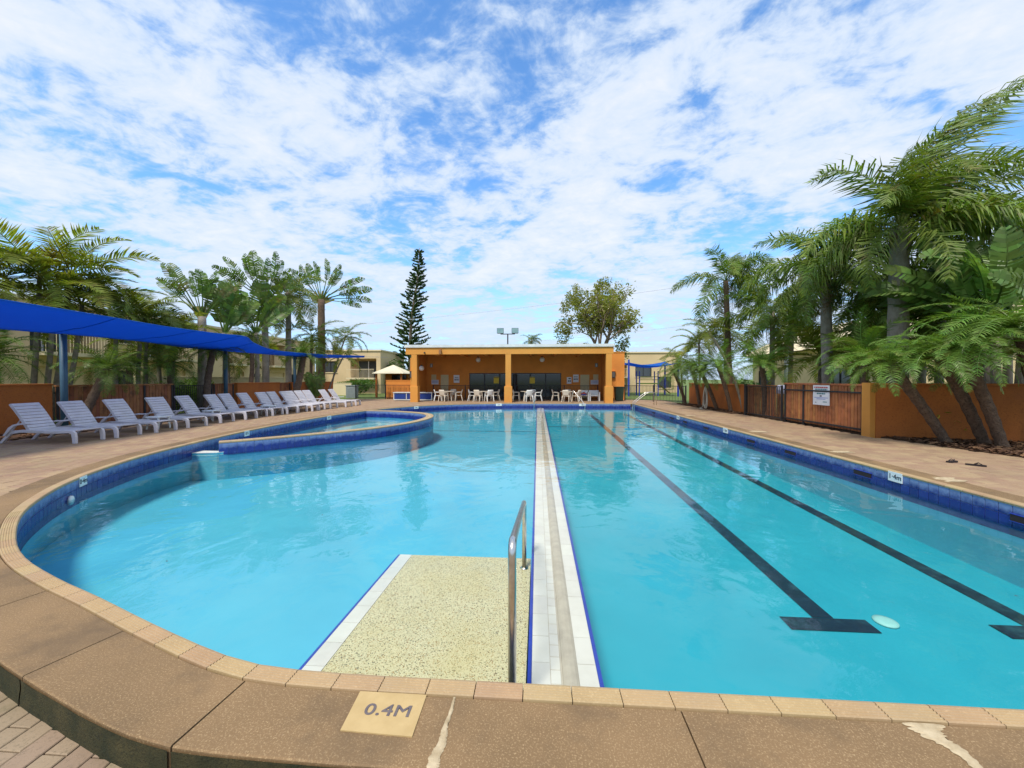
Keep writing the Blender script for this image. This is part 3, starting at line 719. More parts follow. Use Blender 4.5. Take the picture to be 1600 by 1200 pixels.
MB().prism([(-8.72, 9.12), (-8.14, 9.22), (-7.95, 9.42), (-8.70, 9.40)], -1.0, -.262).build('weir_block', M['wallpool'], wr)
MB().prism([(-8.72, 9.10), (-8.13, 9.21), (-7.96, 9.42), (-8.71, 9.42)], -.261, -.248).build('weir_cap', M['white_tile'], wr)

def far_rail(label, x, y, ang, h=.62, run=.85):
    t = thing('pool_ladder', label, 'ladder', (x, y, 0), ang)
    for s in (-.24, .24):
        MB().tube(bend([(-.18, s, -.75), (-.18, s, .12), (run*.55, s, h), (run, s, h), (run, s, -.01)], .14, 6), .021, 8).build('rail', M['steel'], t, True)
    for k in range(3): MB().box(-.24, -.14, -.24, .24, -.42 - k*.25, -.39 - k*.25).build('tread', M['steel'], t)
far_rail('stainless pool ladder in the far right corner by the green bin', 6.2, 24.6, 0, .78, 1.15)
t = thing('grab_rail', 'slim steel grab rail at the far end of the divider', 'handrail', (-.22, 24.6, 0))
MB().tube(bend([(0, 0, -.5), (0, 0, .55), (0, 1.0, .62), (0, 1.0, -.02)], .1), .021, 8).build('rail', M['steel'], t, True)
t = thing('grab_rail', 'slim steel grab rail on the far edge right of the divider', 'handrail', (2.62, 25.2, 0))
MB().tube(bend([(.45, 0, -.5), (.45, 0, -.05), (-.25, .5, .85), (-.25, 1.0, .85), (-.25, 1.0, -.02)], .1), .021, 8).build('rail', M['steel'], t, True)
# ================================================================= WALLS AND FENCES
def wall_run(label, p0, p1, h, th=.22, cap=True, mname='orange', z0=-.08):
    a = Vector(p0); b = Vector(p1); d = b - a; ln = d.length
    t = thing('boundary_wall', label, 'wall', (a.x, a.y, 0), math.atan2(d.y, d.x))
    MB().box(0, ln, -th/2, th/2, z0, h - (.06 if cap else 0)).build('wall_body', M[mname], t)
    if cap: MB().box(-.02, ln + .02, -th/2 - .025, th/2 + .025, h - .059, h).build('wall_cap', M[mname], t, bevel=.01)
    return t
def slat_fence(label, p0, p1, h, pitch, wd, mname, posts, z0=.07, cap=True):
    a = Vector(p0); b = Vector(p1); d = b - a; ln = d.length
    t = thing('slat_fence', label, 'fence', (a.x, a.y, 0), math.atan2(d.y, d.x))
    n = int(ln/pitch); me = MB().box(-wd/2, wd/2, -.012, .012, z0, h - .06).mesh('slat', M[mname])
    for k in range(n): inst('slat', me, t, ((k + .5)*ln/n, 0, rng.uniform(-.006, .006)), (0, rng.uniform(-.004, .004), 0))
    if cap: MB().box(0, ln, -.05, .05, h - .058, h).build('top_rail', M[mname], t, bevel=.006)
    MB().box(0, ln, .016, .06, .12, .17).build('back_rail', M['blackmetal'], t); MB().box(0, ln, .016, .06, h - .28, h - .23).build('back_rail', M['blackmetal'], t)
    for x in posts: MB().box(x - .035, x + .035, -.035, .035, -.05, h - .02).build('post', M['blackmetal'], t)
    return t
def bar_fence(label, p0, p1, h=1.15, pitch=.105, posts=None, z0=.0):
    a = Vector(p0); b = Vector(p1); d = b - a; ln = d.length
    t = thing('bar_fence', label, 'fence', (a.x, a.y, z0), math.atan2(d.y, d.x))
    n = int(ln/pitch); m = MB()
    for k in range(n): x = (k + .5)*ln/n; m.box(x - .008, x + .008, -.008, .008, .08, h - .02, False)
    tag(m.build('pickets', M['blackmetal'], t), kind='stuff')
    for z in (.10, h - .03): MB().box(0, ln, -.015, .015, z - .015, z + .02).build('rail', M['blackmetal'], t)
    k = max(1, round(ln/2.4))
    for i in range(k + 1): MB().box(ln*i/k - .03, ln*i/k + .03, -.03, .03, -.08, h + .03).build('post', M['blackmetal'], t)
    return t
# left boundary (x = -15.5), from near to far
LX = -15.5
wall_run('long orange rendered wall behind the leftmost lounger', (LX, 1.0), (LX, 11.2), 1.47)
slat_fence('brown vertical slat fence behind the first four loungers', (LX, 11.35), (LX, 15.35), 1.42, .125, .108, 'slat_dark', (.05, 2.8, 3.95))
bar_fence('black bar fence gap showing green shrubs behind the fifth lounger', (LX, 15.4), (LX, 17.3), 1.35)
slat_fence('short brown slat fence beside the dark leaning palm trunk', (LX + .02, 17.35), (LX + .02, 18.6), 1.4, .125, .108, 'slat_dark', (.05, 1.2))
wall_run('orange rendered wall behind the middle loungers', (LX, 18.75), (LX, 22.0), 1.42)
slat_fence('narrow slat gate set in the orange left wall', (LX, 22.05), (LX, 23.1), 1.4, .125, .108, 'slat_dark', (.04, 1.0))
wall_run('orange rendered wall ending behind the farthest loungers', (LX, 23.15), (LX, 28.0), 1.42)
# right boundary
RX = 9.45
wall_run('orange rendered wall behind the coiled hose on the right', (9.95, 25.7), (9.75, 18.35), 1.36)
wall_run('orange rendered wall behind the leaning date palms on the right', (9.42, 11.42), (13.6, 10.2), 1.5)
MB().box(9.25, 9.42, 11.34, 11.62, -.05, 1.51).build('wall_pier', M['orange_light'], [o for o in C.objects if o.get('label') == 'orange rendered wall behind the leaning date palms on the right'][0])
_w = [o for o in C.objects if o.name == 'wall_pier'][0]; _w.matrix_parent_inverse = (Matrix.Translation((9.42, 11.42, 0)) @ Matrix.Rotation(math.atan2(-1.22, 4.18), 4, 'Z')).inverted()
sf = slat_fence('reddish vertical slat fence carrying the white pool notice', (RX, 11.75), (RX, 15.35), 1.47, .122, .100, 'slat', (.06, 2.55, 3.55))
slat_fence('open slat gate panel standing back from the right deck', (RX + .02, 18.0), (RX + .5, 15.75), 1.36, .12, .085, 'slat', ())
gp = thing('gate_post', 'dark steel post at the far end of the right gate', 'post', (RX - .02, 18.1, 0)); MB().box(-.05, .05, -.05, .05, -.05, 1.38).build('shaft', M['blackmetal'], gp); MB().box(-.06, .06, -.06, .06, 1.381, 1.40).build('cap', M['blackmetal'], gp)
gl = bar_fence('thin black bar gate in front of the gate slats', (RX - .06, 18.0), (RX - .06, 15.45), 1.34, .1)
# pool notice on the slat fence (faces the pool, -x)
def sign(name, label, loc, rz, w_, h_, lines, base='paper', cat='sign', th=.012):
    t = thing(name, label, cat, loc, rz)          # local front faces -y
    MB().box(-w_/2, w_/2, -th, 0, -h_/2, h_/2).build('board', M[base], t)
    for (y, ln, hh, mm_, x) in lines:             # printed rows too small to read: word-like dashes
        k = -ln/2; m = MB(); r2 = random.Random(int(y*1000) + int(ln*977))
        while k < ln/2:
            wd = min(r2.uniform(.9, 2.6)*hh, ln/2 - k)
            if wd > hh*.3: m.box(x + k, x + k + wd, -th - .0015, -th - .0002, y - hh/2, y + hh/2)
            k += wd + hh*.35
        if m.v: m.build('print_row', M[mm_], t)
    return t
sign('pool_notice', 'white pool notice board hung on the reddish slat fence', (RX - .035, 13.42, 1.08), R(-90), .74, .66,
     [(.255, .62, .045, 'red', 0), (.19, .56, .045, 'tealink', 0), (.12, .56, .045, 'tealink', 0), (.05, .38, .045, 'tealink', 0), (-.03, .11, .04, 'ink', 0), (-.085, .6, .022, 'blueink', 0), (-.13, .40, .022, 'blueink', 0), (-.22, .18, .03, 'tealink', .18), (-.25, .07, .02, 'ink', -.24)])
tw_ = thing('hung_towel', 'pale lilac towel draped over the right gate rail', 'towel', (RX + .2, 15.75, 1.36), R(-90))
m = MB(); rows = []
for i in range(9):
    x = -.36 + .72*i/8; wv = .02*math.sin(i*1.9)
    rows.append([(x, .06, -.16), (x, .055 + wv*.3, -.02), (x, 0, .015), (x, -.055 + wv*.3, -.02), (x, -.06 + wv, -.16), (x, -.062 + wv, -.33)])
m.grid(rows); o = m.build('towel_cloth', mat('lilac_cloth', (.60, .60, .74), (.50, .48, .66), 8, .9), tw_, True); so = o.modifiers.new('s', 'SOLIDIFY'); so.thickness = .012
# far fences
bar_fence('black bar fence in front of the pavilion glass doors', (-8.2, 29.75), (4.6, 29.75), 1.12)
bar_fence('black bar fence left of the pavilion beside the lawn', (-14.9, 30.6), (-9.6, 29.9), 1.15)
bar_fence('black bar fence right of the green bin before the playground', (6.6, 29.6), (9.9, 26.4), 1.15)

# ================================================================= PAVILION
pv = thing('pavilion', 'orange flat-roofed poolside pavilion with three columns across the far end', 'building', (0, 0, 0))
FY = 26.35
MB().box(-9.22, 5.12, FY, FY + .32, 3.33, 3.80).build('front_beam', M['orange_light'], pv)
rf = MB().box(-9.15, 5.05, FY + .33, 34.5, 3.62, 3.78).build('roof_deck', M['orange_wall'], pv)
MB().box(-9.30, 5.20, FY - .08, 34.6, 3.801, 3.90).build('flashing', M['flash'], rf); MB().box(-9.27, 5.17, FY - .05, FY + .1, 3.901, 4.0).build('gutter_edge', M['flash'], rf)
for x in (-8.62, -2.02, 4.82):
    c_ = MB().box(x - .19, x + .19, FY - .0 + .01, FY + .39, 1.12, 3.329).build('column', M['orange_light'], pv)
    MB().box(x - .27, x + .27, FY - .07, FY + .47, -.04, 1.10).build('plinth', M['orange_light'], c_, bevel=.015)
    MB().box(x - .24, x + .24, FY - .04, FY + .44, 1.101, 1.13).build('plinth_cap', M['orange_light'], c_)
for x in (-7.4, -5.6, -3.8, -.5, 1.3, 3.1): MB().box(x - .07, x + .07, FY + .33, 30.5, 3.36, 3.61).build('roof_beam', M['orange_wall'], pv)
BY = 30.5
bw = MB(); bw.box(-9.0, -5.45, BY, BY + .2, -.05, 3.615); bw.box(1.85, 4.95, BY, BY + .2, -.05, 3.615); bw.box(-5.45, 1.85, BY, BY + .2, 2.08, 3.615); bw.build('back_wall', M['orange_wall'], pv)
MB().box(-9.15, -8.95, 28.2, BY - .002, -.05, 3.615).build('side_wall', M['orange_wall'], pv); MB().box(4.951, 5.10, 28.2, BY - .002, -.05, 3.615).build('side_wall', M['orange_wall'], pv)
MB().box(-9.0, 5.0, 26.9, 30.45, -.03, .004).build('floor_slab', mat('pavilion_floor', (.30, .20, .12), (.24, .16, .10), 2, .7), pv)
# wing walls beyond both ends
wr_ = MB().box(5.101, 6.72, 30.3, 31.2, -.05, 3.66).build('wing_wall', M['orange_wall'], pv); MB().box(5.06, 6.78, 30.26, 31.25, 3.661, 3.73).build('coping', M['orange_light'], wr_)
wl_ = MB().box(-9.55, -9.151, 28.3, 30.6, -.05, 3.2).build('wing_wall', M['orange_light'], pv)
# sliding doors: frame, mullions, panes
df = MB(); df.box(-5.45, 1.85, BY - .04, BY + .08, 2.0, 2.08); df.box(-5.45, 1.85, BY - .04, BY + .08, -.02, .06)
doors = df.build('sliding_doors', M['blackmetal'], pv)
xs = [-5.45 + 7.3*i/6 for i in range(7)]
for x in xs: MB().box(max(-5.45, x - .05), min(1.85, x + .05), BY - .035, BY + .075, .061, 1.999).build('mullion', M['blackmetal'], doors)
for a, b in zip(xs[:-1], xs[1:]): MB().box(a + .051, b - .051, BY + .015, BY + .03, .062, 1.998).build('pane', M['darkglass'], doors)
MB().box(-5.4, 1.8, BY + .6, BY + .62, 0, 2.0).build('dim_room_sheet', mat('dim_interior', (.03, .03, .035), (.06, .05, .045), 1.5, .9), doors)  # dark sheet behind the panes, the room's dimness put into its colour
# doors and vents painted cream
for x0, x1, z0, z1 in ((-7.78, -7.15, .05, 1.95), (3.35, 4.05, .05, 1.95)):
    d_ = MB().box(x0, x1, BY - .035, BY - .002, z0, z1).build('door', M['cream'], pv); MB().lathe([(.03, 0), (.03, .05), (.001, .06)], 10).build('door_knob', M['steel'], d_, True).matrix_basis = Matrix.Translation((x1 - .08, BY - .04, .98)) @ Matrix.Rotation(R(90), 4, 'X')
for x0, x1, z0, z1 in ((-8.55, -8.15, 1.55, 1.97), (4.35, 4.75, 1.55, 1.97)): MB().box(x0, x1, BY - .03, BY - .002, z0, z1).build('wall_panel', M['cream'], pv)
# notices on the wall are things of their own
rowsA = [(.12, .3, .05, 'ink', 0), (.0, .34, .03, 'ink', 0), (-.08, .34, .07, 'ink', 0)]
rowsB = [(.1, .5, .04, 'blueink', 0), (.02, .5, .04, 'blueink', 0), (-.06, .5, .04, 'blueink', 0)]
def wsign(label, x, z, w_, h_, rows, base='paper', y=BY - .003): sign('wall_notice', label, (x, y, z), 0, w_, h_, rows, base)
wsign('white wall notice left of the dark glass doors', -6.5, 1.62, .46, .62, rowsA)
wsign('pale blue wall notice in the far left pavilion corner', -8.25, 1.36, .58, .36, rowsB, y=BY - .034)
wsign('white wall notice right of the dark glass doors', 3.0, 1.66, .44, .60, rowsA)
wsign('grey and white poster nearest the right door frame', 2.48, 1.5, .36, .52, [(.15, .2, .08, 'ink', .05), (-.05, .22, .1, 'ink', .02)])
wsign('pale blue wall notice beside the right cream panel', 4.45, 1.36, .60, .36, rowsB, y=BY - .034)
wsign('yellow notice on the left dark glass pane', -3.28, 1.52, .42, .52, [(.2, .4, .05, 'ink', 0)], 'yellow', BY - .036)
wsign('yellow notice on the right dark glass pane', -.42, 1.52, .40, .52, [(.2, .38, .05, 'ink', 0)], 'yellow', BY - .036)
for x, lb in ((-8.55, 'small grey toilet sign at the left end of the pavilion'), (4.6, 'small grey toilet sign above the right cream panel')):
    t = sign('toilet_sign', lb, (x, BY - .003, 2.7), 0, .22, .30, [], 'lampglass')
    m = MB(); m.sphere((0, -.02, .09), .03, 8, 6); m.box(-.045, .045, -.02, -.0125, -.11, .055); m.build('figure', M['paper'], t)
def lamp(label, loc, wall=False):
    t = thing('globe_lamp', label, 'lamp', loc, 0, 'round lamps on the pavilion')
    MB().sphere((0, 0, 0), .19, 16, 10).build('globe', M['globe'], t, True)
    MB().tube([(0, 0, .17), (0, 0, .25)], .08, 10).build('mount', M['blackmetal'], t)
lamp('round lamp under the pavilion roof left of the middle column', (-4.6, 29.6, 3.10)); lamp('round lamp under the pavilion roof right of the middle column', (.35, 29.6, 3.10))
lamp('round lamp on the left pavilion side wall', (-8.7, 28.35, 2.42)); lamp('round lamp on the orange wing right of the pavilion', (5.4, 30.05, 2.60))
for lb, x, y in (('dark meter box on the right pavilion wing', 5.75, 30.29), ('dark box on the left pavilion side wall', -9.3, 28.28)):
    t = thing('meter_box', lb, 'box', (x, y, 1.95)); MB().box(-.24, .24, -.16, 0, -.25, .25).build('case', M['blackmetal'], t, bevel=.01); MB().box(-.2, .2, -.172, -.161, -.21, .21).build('cover', mat('grey_cover', (.10, .09, .085)), t); MB().box(-.28, .28, -.2, .0, .251, .28).build('hood', M['orange_wall'], t)
t = thing('security_camera', 'small dark camera on the left end of the front beam', 'camera', (-7.85, FY - .002, 3.45)); MB().box(-.03, .03, -.06, 0, -.03, .03).build('bracket', M['blackmetal'], t); MB().tube([(0, -.05, 0), (0.02, -.2, -.03)], .055, 10).build('camera_body', M['blackmetal'], t, True)
t = thing('pavilion_speaker', 'brown horn speaker hung on the front beam near its left end', 'speaker', (-6.72, FY - .002, 3.55)); MB().box(-.05, .05, -.12, 0, -.14, .14).build('bracket', M['orange'], t); MB().box(-.08, .08, -.26, -.121, -.22, .08).build('case', M['brown_spathe'], t, bevel=.01)
# blue panelled bench box left of the pavilion
t = thing('pump_cover', 'long low blue panelled box with white frame by the left column', 'box', (-9.3, 28.4, 0))
MB().box(-1.45, 1.45, -.3, .3, .10, .56).build('carcass', M['bluepanel'], t); MB().box(-1.5, 1.5, -.36, .36, .561, .62).build('lid', M['flash'], t); MB().box(-1.47, 1.47, -.32, .32, .03, .099).build('base_rail', M['flash'], t)
for x in (-1.44, -.48, .48, 1.44): MB().box(x - .03, x + .03, -.33, -.301, .10, .56).build('frame_strip', M['flash'], t)
for x in (-.96, 0, .96): MB().box(x - .42, x + .42, -.315, -.3015, .13, .53).build('panel', M['bluepanel'], t)
# low orange wall and cream-roofed hut left of the pavilion
wall_run('low orange wall in front of the cream-roofed hut', (-12.4, 30.9), (-9.4, 30.9), 1.52, .3, True, 'orange_wall')
slat_fence('orange slat screen under the hut at the far left', (-12.4, 30.68), (-9.7, 30.62), 1.1, .13, .11, 'orange_wall', (), cap=False)
t = thing('garden_hut', 'small hut with a cream pyramid roof behind the low orange wall', 'hut', (-13.4, 35.0, 0))
MB().lathe([(2.05, 2.10), (1.95, 2.18), (.2, 2.86), (.02, 2.92)], 4).build('roof', M['awning'], t).rotation_euler = (0, 0, R(45))
for x, y in ((-1.15, -1.15), (1.15, -1.15), (1.15, 1.15), (-1.15, 1.15)): MB().box(x - .07, x + .07, y - .07, y + .07, -.05, 2.12).build('post', M['orange'], t)
MB().box(-1.05, 1.05, .9, 1.1, -.05, 2.1).build('rear_wall', M['orange'], t); MB().box(-.5, .9, .85, .899, 1.5, 2.0).build('dark_opening', M['darkglass'], t)
# floodlight on the roof
t = thing('floodlight', 'pair of floodlights on a black mast above the pavilion roof', 'floodlight', (-2.27, 29.2, 3.9))
MB().tube([(0, 0, 0), (0, 0, 1.12)], .05, 10).build('mast', M['blackmetal'], t); MB().box(-.55, .55, -.03, .03, 1.1, 1.16).build('crossbar', M['blackmetal'], t)
for s in (-1, 1):
    m = MB(); m.prism([(s*.56 - .26, -.10), (s*.56 + .26, -.10), (s*.56 + .20, .16), (s*.56 - .20, .16)], 1.18, 1.58); h2 = m.build('lamp_head', M['blackmetal'], t)
    MB().box(s*.56 - .24, s*.56 + .24, -.115, -.101, 1.2, 1.56).build('lens', M['lampglass'], h2)

# ================================================================= OTHER BUILDINGS
def building(label, loc, rz, L_, D_, H_, floors, openings, mname='beige', parapet=.35):
    t = thing('apartment_building', label, 'building', loc, rz)
    # openings: (x0, x1, z0, z1, kind); the front wall is cut round them on a grid
    xs = sorted({0, L_, *[o[0] for o in openings], *[o[1] for o in openings]}); zs = sorted({-.2, H_, *[o[2] for o in openings], *[o[3] for o in openings]})
    m = MB()
    for a, b in zip(xs[:-1], xs[1:]):
        for c_, d_ in zip(zs[:-1], zs[1:]):
            if any(o[0] <= a and b <= o[1] and o[2] <= c_ and d_ <= o[3] for o in openings): continue
            m.add([(a, 0, c_), (b, 0, c_), (b, 0, d_), (a, 0, d_)], [(0, 1, 2, 3)])
    for x0, x1, z0, z1, k in openings:
        dp = 1.5 if k == 'balcony' else .16
        m.add([(x0, 0, z0), (x1, 0, z0), (x1, 0, z1), (x0, 0, z1), (x0, dp, z0), (x1, dp, z0), (x1, dp, z1), (x0, dp, z1)],
              [(0, 1, 5, 4), (1, 2, 6, 5), (2, 3, 7, 6), (3, 0, 4, 7)] + ([(4, 5, 6, 7)] if k in ('balcony', 'void') else []))
    m.add([(0, 0, -.2), (L_, 0, -.2), (L_, 0, H_), (0, 0, H_), (0, D_, -.2), (L_, D_, -.2), (L_, D_, H_), (0, D_, H_)], [(1, 5, 6, 2), (5, 4, 7, 6), (4, 0, 3, 7)])
    m.build('wall', M[mname], t)
    MB().box(-.12, L_ + .12, -.12, D_ + .12, H_ + .001, H_ + .16).build('roof', M['beige_pale'], t)
    for x0, x1, z0, z1, k in openings:
        if k == 'window':
            f = MB(); f.box(x0, x1, .06, .12, z0, z0 + .06); f.box(x0, x1, .06, .12, z1 - .06, z1); f.box(x0, x0 + .06, .06, .12, z0 + .06, z1 - .06); f.box(x1 - .06, x1, .06, .12, z0 + .06, z1 - .06); f.box((x0 + x1)/2 - .03, (x0 + x1)/2 + .03, .06, .12, z0 + .06, z1 - .06)
            wf = f.build('window', M['blackmetal'], t); MB().box(x0 + .01, x1 - .01, .125, .14, z0 + .01, z1 - .01).build('pane', M['window'], wf)
            MB().box(x0 - .08, x1 + .08, -.08, .0 - .001, z0 - .1, z0 - .02).build('sill', M['beige_pale'], wf)
        elif k == 'balcony':
            bf = MB().box(x0 - .1, x1 + .1, -.9, .0 - .001, z0 - .18, z0).build('balcony', M['beige_pale'], t)
            r_ = MB(); r_.box(x0 - .08, x1 + .08, -.86, -.82, z0 + .95, z0 + 1.0)
            x = x0
            while x < x1: r_.box(x - .012, x + .012, -.85, -.83, z0, z0 + .95, False); x += .14
            tag(r_.build('railing', M['beige_pale'] if mname == 'beige' else M['blackmetal'], bf), kind='stuff')
            gd = MB().box(x0 + .35, x1 - .5, 1.42, 1.49, z0 + .02, z1 - .25).build('balcony_door', M['window'], t); MB().box((x0 + x1)/2 - .04, (x0 + x1)/2 + .04, 1.38, 1.419, z0 + .02, z1 - .25).build('door_mullion', M['paper'], gd)
    return t
def facade(L_, step, H2=3.05, start=1.0, bal=2.9):
    o = []; x = start; i = 0
    while x + bal + 1.9 < L_:
        o.append((x, x + bal, H2, H2 + 2.1, 'balcony')); o.append((x + bal + .7, x + bal + 1.9, H2 + .8, H2 + 2.0, 'window'))
        o.append((x + .2, x + bal - .3, .1, 2.25, 'void')); o.append((x + bal + .7, x + bal + 1.7, .9, 2.1, 'window')); x += step; i += 1
    return o
# front faces local -y ; rz = +90 deg turns it to +x
building('long beige apartment block behind the left palms', (-24.5, 5.0, 0), R(90), 23.5, 9, 5.45, 2, facade(23.5, 5.6, 2.95, .8))
building('farther beige apartment block seen between the traveller palms', (-25.8, 29.0, 0), R(90), 14.0, 9, 5.6, 2, facade(14, 5.4, 2.9, .6))
building('beige two-storey block with one balcony left of the pavilion', (-26.0, 43.5, 0), 0, 7.8, 8, 4.85, 2,
         [(4.2, 7.3, 1.75, 4.0, 'balcony'), (.9, 2.6, 2.4, 3.7, 'window'), (4.2, 7.3, .0, 1.35, 'void'), (1.2, 1.7, .9, 1.3, 'window')])
building('beige block behind the blue playground sail', (8.6, 49.0, 0), 0, 9.0, 8, 4.85, 2, [(3.6, 5.6, 1.9, 3.2, 'window'), (1.0, 2.6, 1.9, 3.6, 'balcony'), (.6, 2.6, .1, 1.5, 'void'), (6.4, 8.0, .5, 1.9, 'window')])
t = building('beige building with a sloping roof behind the right palms', (21.5, 40.0, 0), R(-90), 17, 9, 3.7, 1, [(1, 3, .8, 2.4, 'window'), (5, 8, .2, 2.6, 'void'), (10, 12, .8, 2.4, 'window')])
m = MB(); m.add([(-.6, -.9, 3.7), (17.6, -.9, 3.7), (17.6, 4.5, 6.2), (-.6, 4.5, 6.2), (17.6, 9.9, 3.7), (-.6, 9.9, 3.7)], [(0, 1, 2, 3), (3, 2, 4, 5), (1, 4, 2), (5, 0, 3)]); m.v = [(a, b, c_ + .17) for a, b, c_ in m.v]; m.build('sloping_roof', M['beige_pale'], t)
# pale garden walls outside the left fence
wall_run('pale cream garden wall behind the left fence', (-19.0, 17.0), (-19.0, 27.5), 1.75, .2, True, 'beige_pale')
wall_run('pale cream garden wall in front of the far balcony block', (-21.9, 38.5), (-19.2, 38.5), 1.2, .2, True, 'beige_pale')
t = thing('green_cabinet', 'grey utility cabinet on the far lawn', 'cabinet', (-16.4, 33.0, 0)); MB().box(-.45, .45, -.25, .25, -.08, 1.0).build('case', M['galv'], t, bevel=.02); MB().box(-.5, .5, -.3, .3, 1.001, 1.06).build('lid', M['galv'], t); t.name = 'utility_cabinet'
# playground: blue sail on posts plus climbing frame
t = thing('playground_shelter', 'blue shade sail on blue posts over the playground', 'shade sail', (11.2, 40.0, 0))
rows = [[(-2.4 + 4.8*i/8, -2 + 4*j/6, 3.35 - .55*math.sin(math.pi*i/8)*.6 + .12*(j - 3)/3 - .25*math.sin(math.pi*j/6)) for i in range(9)] for j in range(7)]
o = MB().grid(rows).build('sail_cloth', M['sail'], t, True); o.modifiers.new('s', 'SOLIDIFY').thickness = .02
for x, y in ((-2.35, -1.95), (2.35, -1.95), (2.35, 1.95), (-2.35, 1.95)): MB().tube([(x, y, -.08), (x, y, 3.5)], .09, 10).build('post', M['bluetrim'], t)
t = thing('climbing_frame', 'blue and green climbing frame under the playground sail', 'play equipment', (11.0, 39.5, 0))
for x, y in ((-.9, -.6), (.9, -.6), (.9, .6), (-.9, .6)): MB().tube([(x, y, -.08), (x, y, 2.4)], .06, 8).build('post', M['bluetrim'], t)
MB().box(-.95, .95, -.65, .65, 1.1, 1.2).build('platform', M['leaf_shrub'], t)
for z in (1.5, 1.8): MB().box(-.95, .95, -.68, -.62, z, z + .06).build('bar', M['leaf_shrub'], t)
m = MB(); m.grid([[(.95, y, 1.15), (1.6, y, .7), (2.3, y, .15), (2.7, y, .1)] for y in (-.35, .35)]); m.build('slide', M['yellow'], t)
# power lines (thin sagging cables well behind the pool)
def cable(label, a, b, sag, r=.02):
    a, b = Vector(a), Vector(b); pts = [a.lerp(b, i/24) - Vector((0, 0, sag*4*(i/24)*(1 - i/24))) for i in range(25)]
    o = MB().tube(pts, r, 5).build('power_line', M['galv']); tag(o, label, 'cable')
cable('thin power line rising across the sky behind the pavilion', (-30, 45, 7.6), (40, 45, 15.6), .9, .018)
cable('lower thin power line behind the tall leafy tree', (-2, 60, 7.4), (40, 60, 12.2), .5, .02)
# ================================================================= LOUNGERS
def make_lounger():
    t = empty('sun_lounger')
    lm = M['lounger']
    for s in (-1, 1):      # moulded side rail running into both legs
        y0, y1 = (s*.35, s*.295) if s > 0 else (-.35, -.295)
        ys = sorted((y0, y1))
        poly = [(-.99, 0), (-.90, 0), (-.66, .235), (-.40, .275), (-.1, .265), (.25, .25), (.55, .25), (.80, .262), (.865, .235), (.885, .13), (.895, 0), (.985, 0), (.985, .16), (.965, .27), (.91, .318), (.80, .33), (.5, .315), (.2, .318), (-.1, .335), (-.4, .345), (-.62, .325), (-.74, .26)]
        MB().sweep_xz(poly, *ys).build('side_rail', lm, t, bevel=.008)
        # armrest: strut up from the rear, pad forward
        ya, yb = sorted((s*.405, s*.352)); 
        MB().sweep_xz([(-.80, .20), (-.74, .20), (-.60, .36), (-.50, .445), (-.36, .475), (-.10, .485), (-.06, .50), (-.10, .515), (-.38, .512), (-.54, .48), (-.66, .40)], ya, yb).build('armrest', lm, t, bevel=.006)
    # seat slats
    xs = [-.24 + i*.131 for i in range(9)]
    for i, x in enumerate(xs):
        z = .322 + .012*math.cos(i*.9); MB().box(x + .006, x + .123, -.294, .294, z - .018, z).build('seat_slat', lm, t, bevel=.005)
    # back: frame stiles plus slats, tilted
    a = Vector((-.26, .30)); b = Vector((-.70, .99)); d = (b - a); u = d.normalized(); nv = Vector((u.y, -u.x))
    def bx(s0, s1, y0, y1, t0, t1):
        c_ = [(a + d*s0 + nv*t0), (a + d*s1 + nv*t0), (a + d*s1 + nv*t1), (a + d*s0 + nv*t1)]
        # slight backward curl at the top
        return MB().sweep_xz([(p.x - .05*max(0, (p.y - .6)/.4)**2, p.y) for p in c_], y0, y1)
    for s in (-1, 1):
        ys = sorted((s*.29, s*.245)); m = MB()
        for k in range(5): 
            q = bx(k/5, (k + 1)/5 + .001, *ys, -.045, .0); m.add(q.v, q.f)
        m.build('back_stile', lm, t)
    n = 9
    for k in range(n): bx((k + .06)/n, (k + .94)/n, -.285, .285, .001, .02).build('back_slat', lm, t, bevel=.004)
    MB().tube([(-.52, -.25, .60), (-.78, -.25, .27)], .014, 6).build('prop_bar', lm, t); MB().tube([(-.52, .25, .60), (-.78, .25, .27)], .014, 6).build('prop_bar', lm, t)
    return t
proto = make_lounger()
ord_ = ['first', 'second', 'third', 'fourth', 'fifth', 'sixth', 'seventh', 'eighth', 'ninth', 'tenth', 'eleventh', 'twelfth', 'thirteenth', 'fourteenth', 'fifteenth', 'sixteenth']
LY = [9.11, 10.02, 11.08, 12.28, 13.52, 14.68, 15.48, 16.36, 17.24, 18.02, 18.68, 19.3, 19.92, 20.5, 21.68, 22.9]
lr = random.Random(5)
for i, y in enumerate(LY):
    o = proto if i == 0 else copy_tree(proto)
    x = -12.5 + (.0 if i < 7 else (i - 6)*.065)
    o.location = (x + (lr.uniform(-.12, .12) if i else 0), y, 0); o.rotation_euler = (0, 0, R(lr.uniform(-4.5, 4.5) + (2 if i == 0 else 0)))
    lab = {0: 'white plastic sun lounger nearest the camera, at the left edge of the row', 15: 'white plastic sun lounger at the far end of the row'}.get(i, f'{ord_[i]} white plastic sun lounger in the row counting from the left')
    tag(o, lab, 'sun lounger', 'white sun loungers along the left deck')
def side_table(label, x, y):
    t = thing('side_table', label, 'table', (x, y, 0), 0, 'small white tables between loungers')
    MB().box(-.23, .23, -.23, .23, .37, .41).build('top', M['resin_white'], t, bevel=.012)
    for a in (-1, 1):
        for b in (-1, 1): MB().tube([(a*.17, b*.17, .369), (a*.20, b*.20, 0)], [.03, .022], 8).build('leg', M['resin_white'], t)
side_table('small white plastic table between the third and fourth loungers', -12.3, 11.68)
side_table('small white plastic table between the fifth and sixth loungers', -12.6, 14.08)
side_table('small white plastic table between the eighth and ninth loungers', -12.3, 16.8)

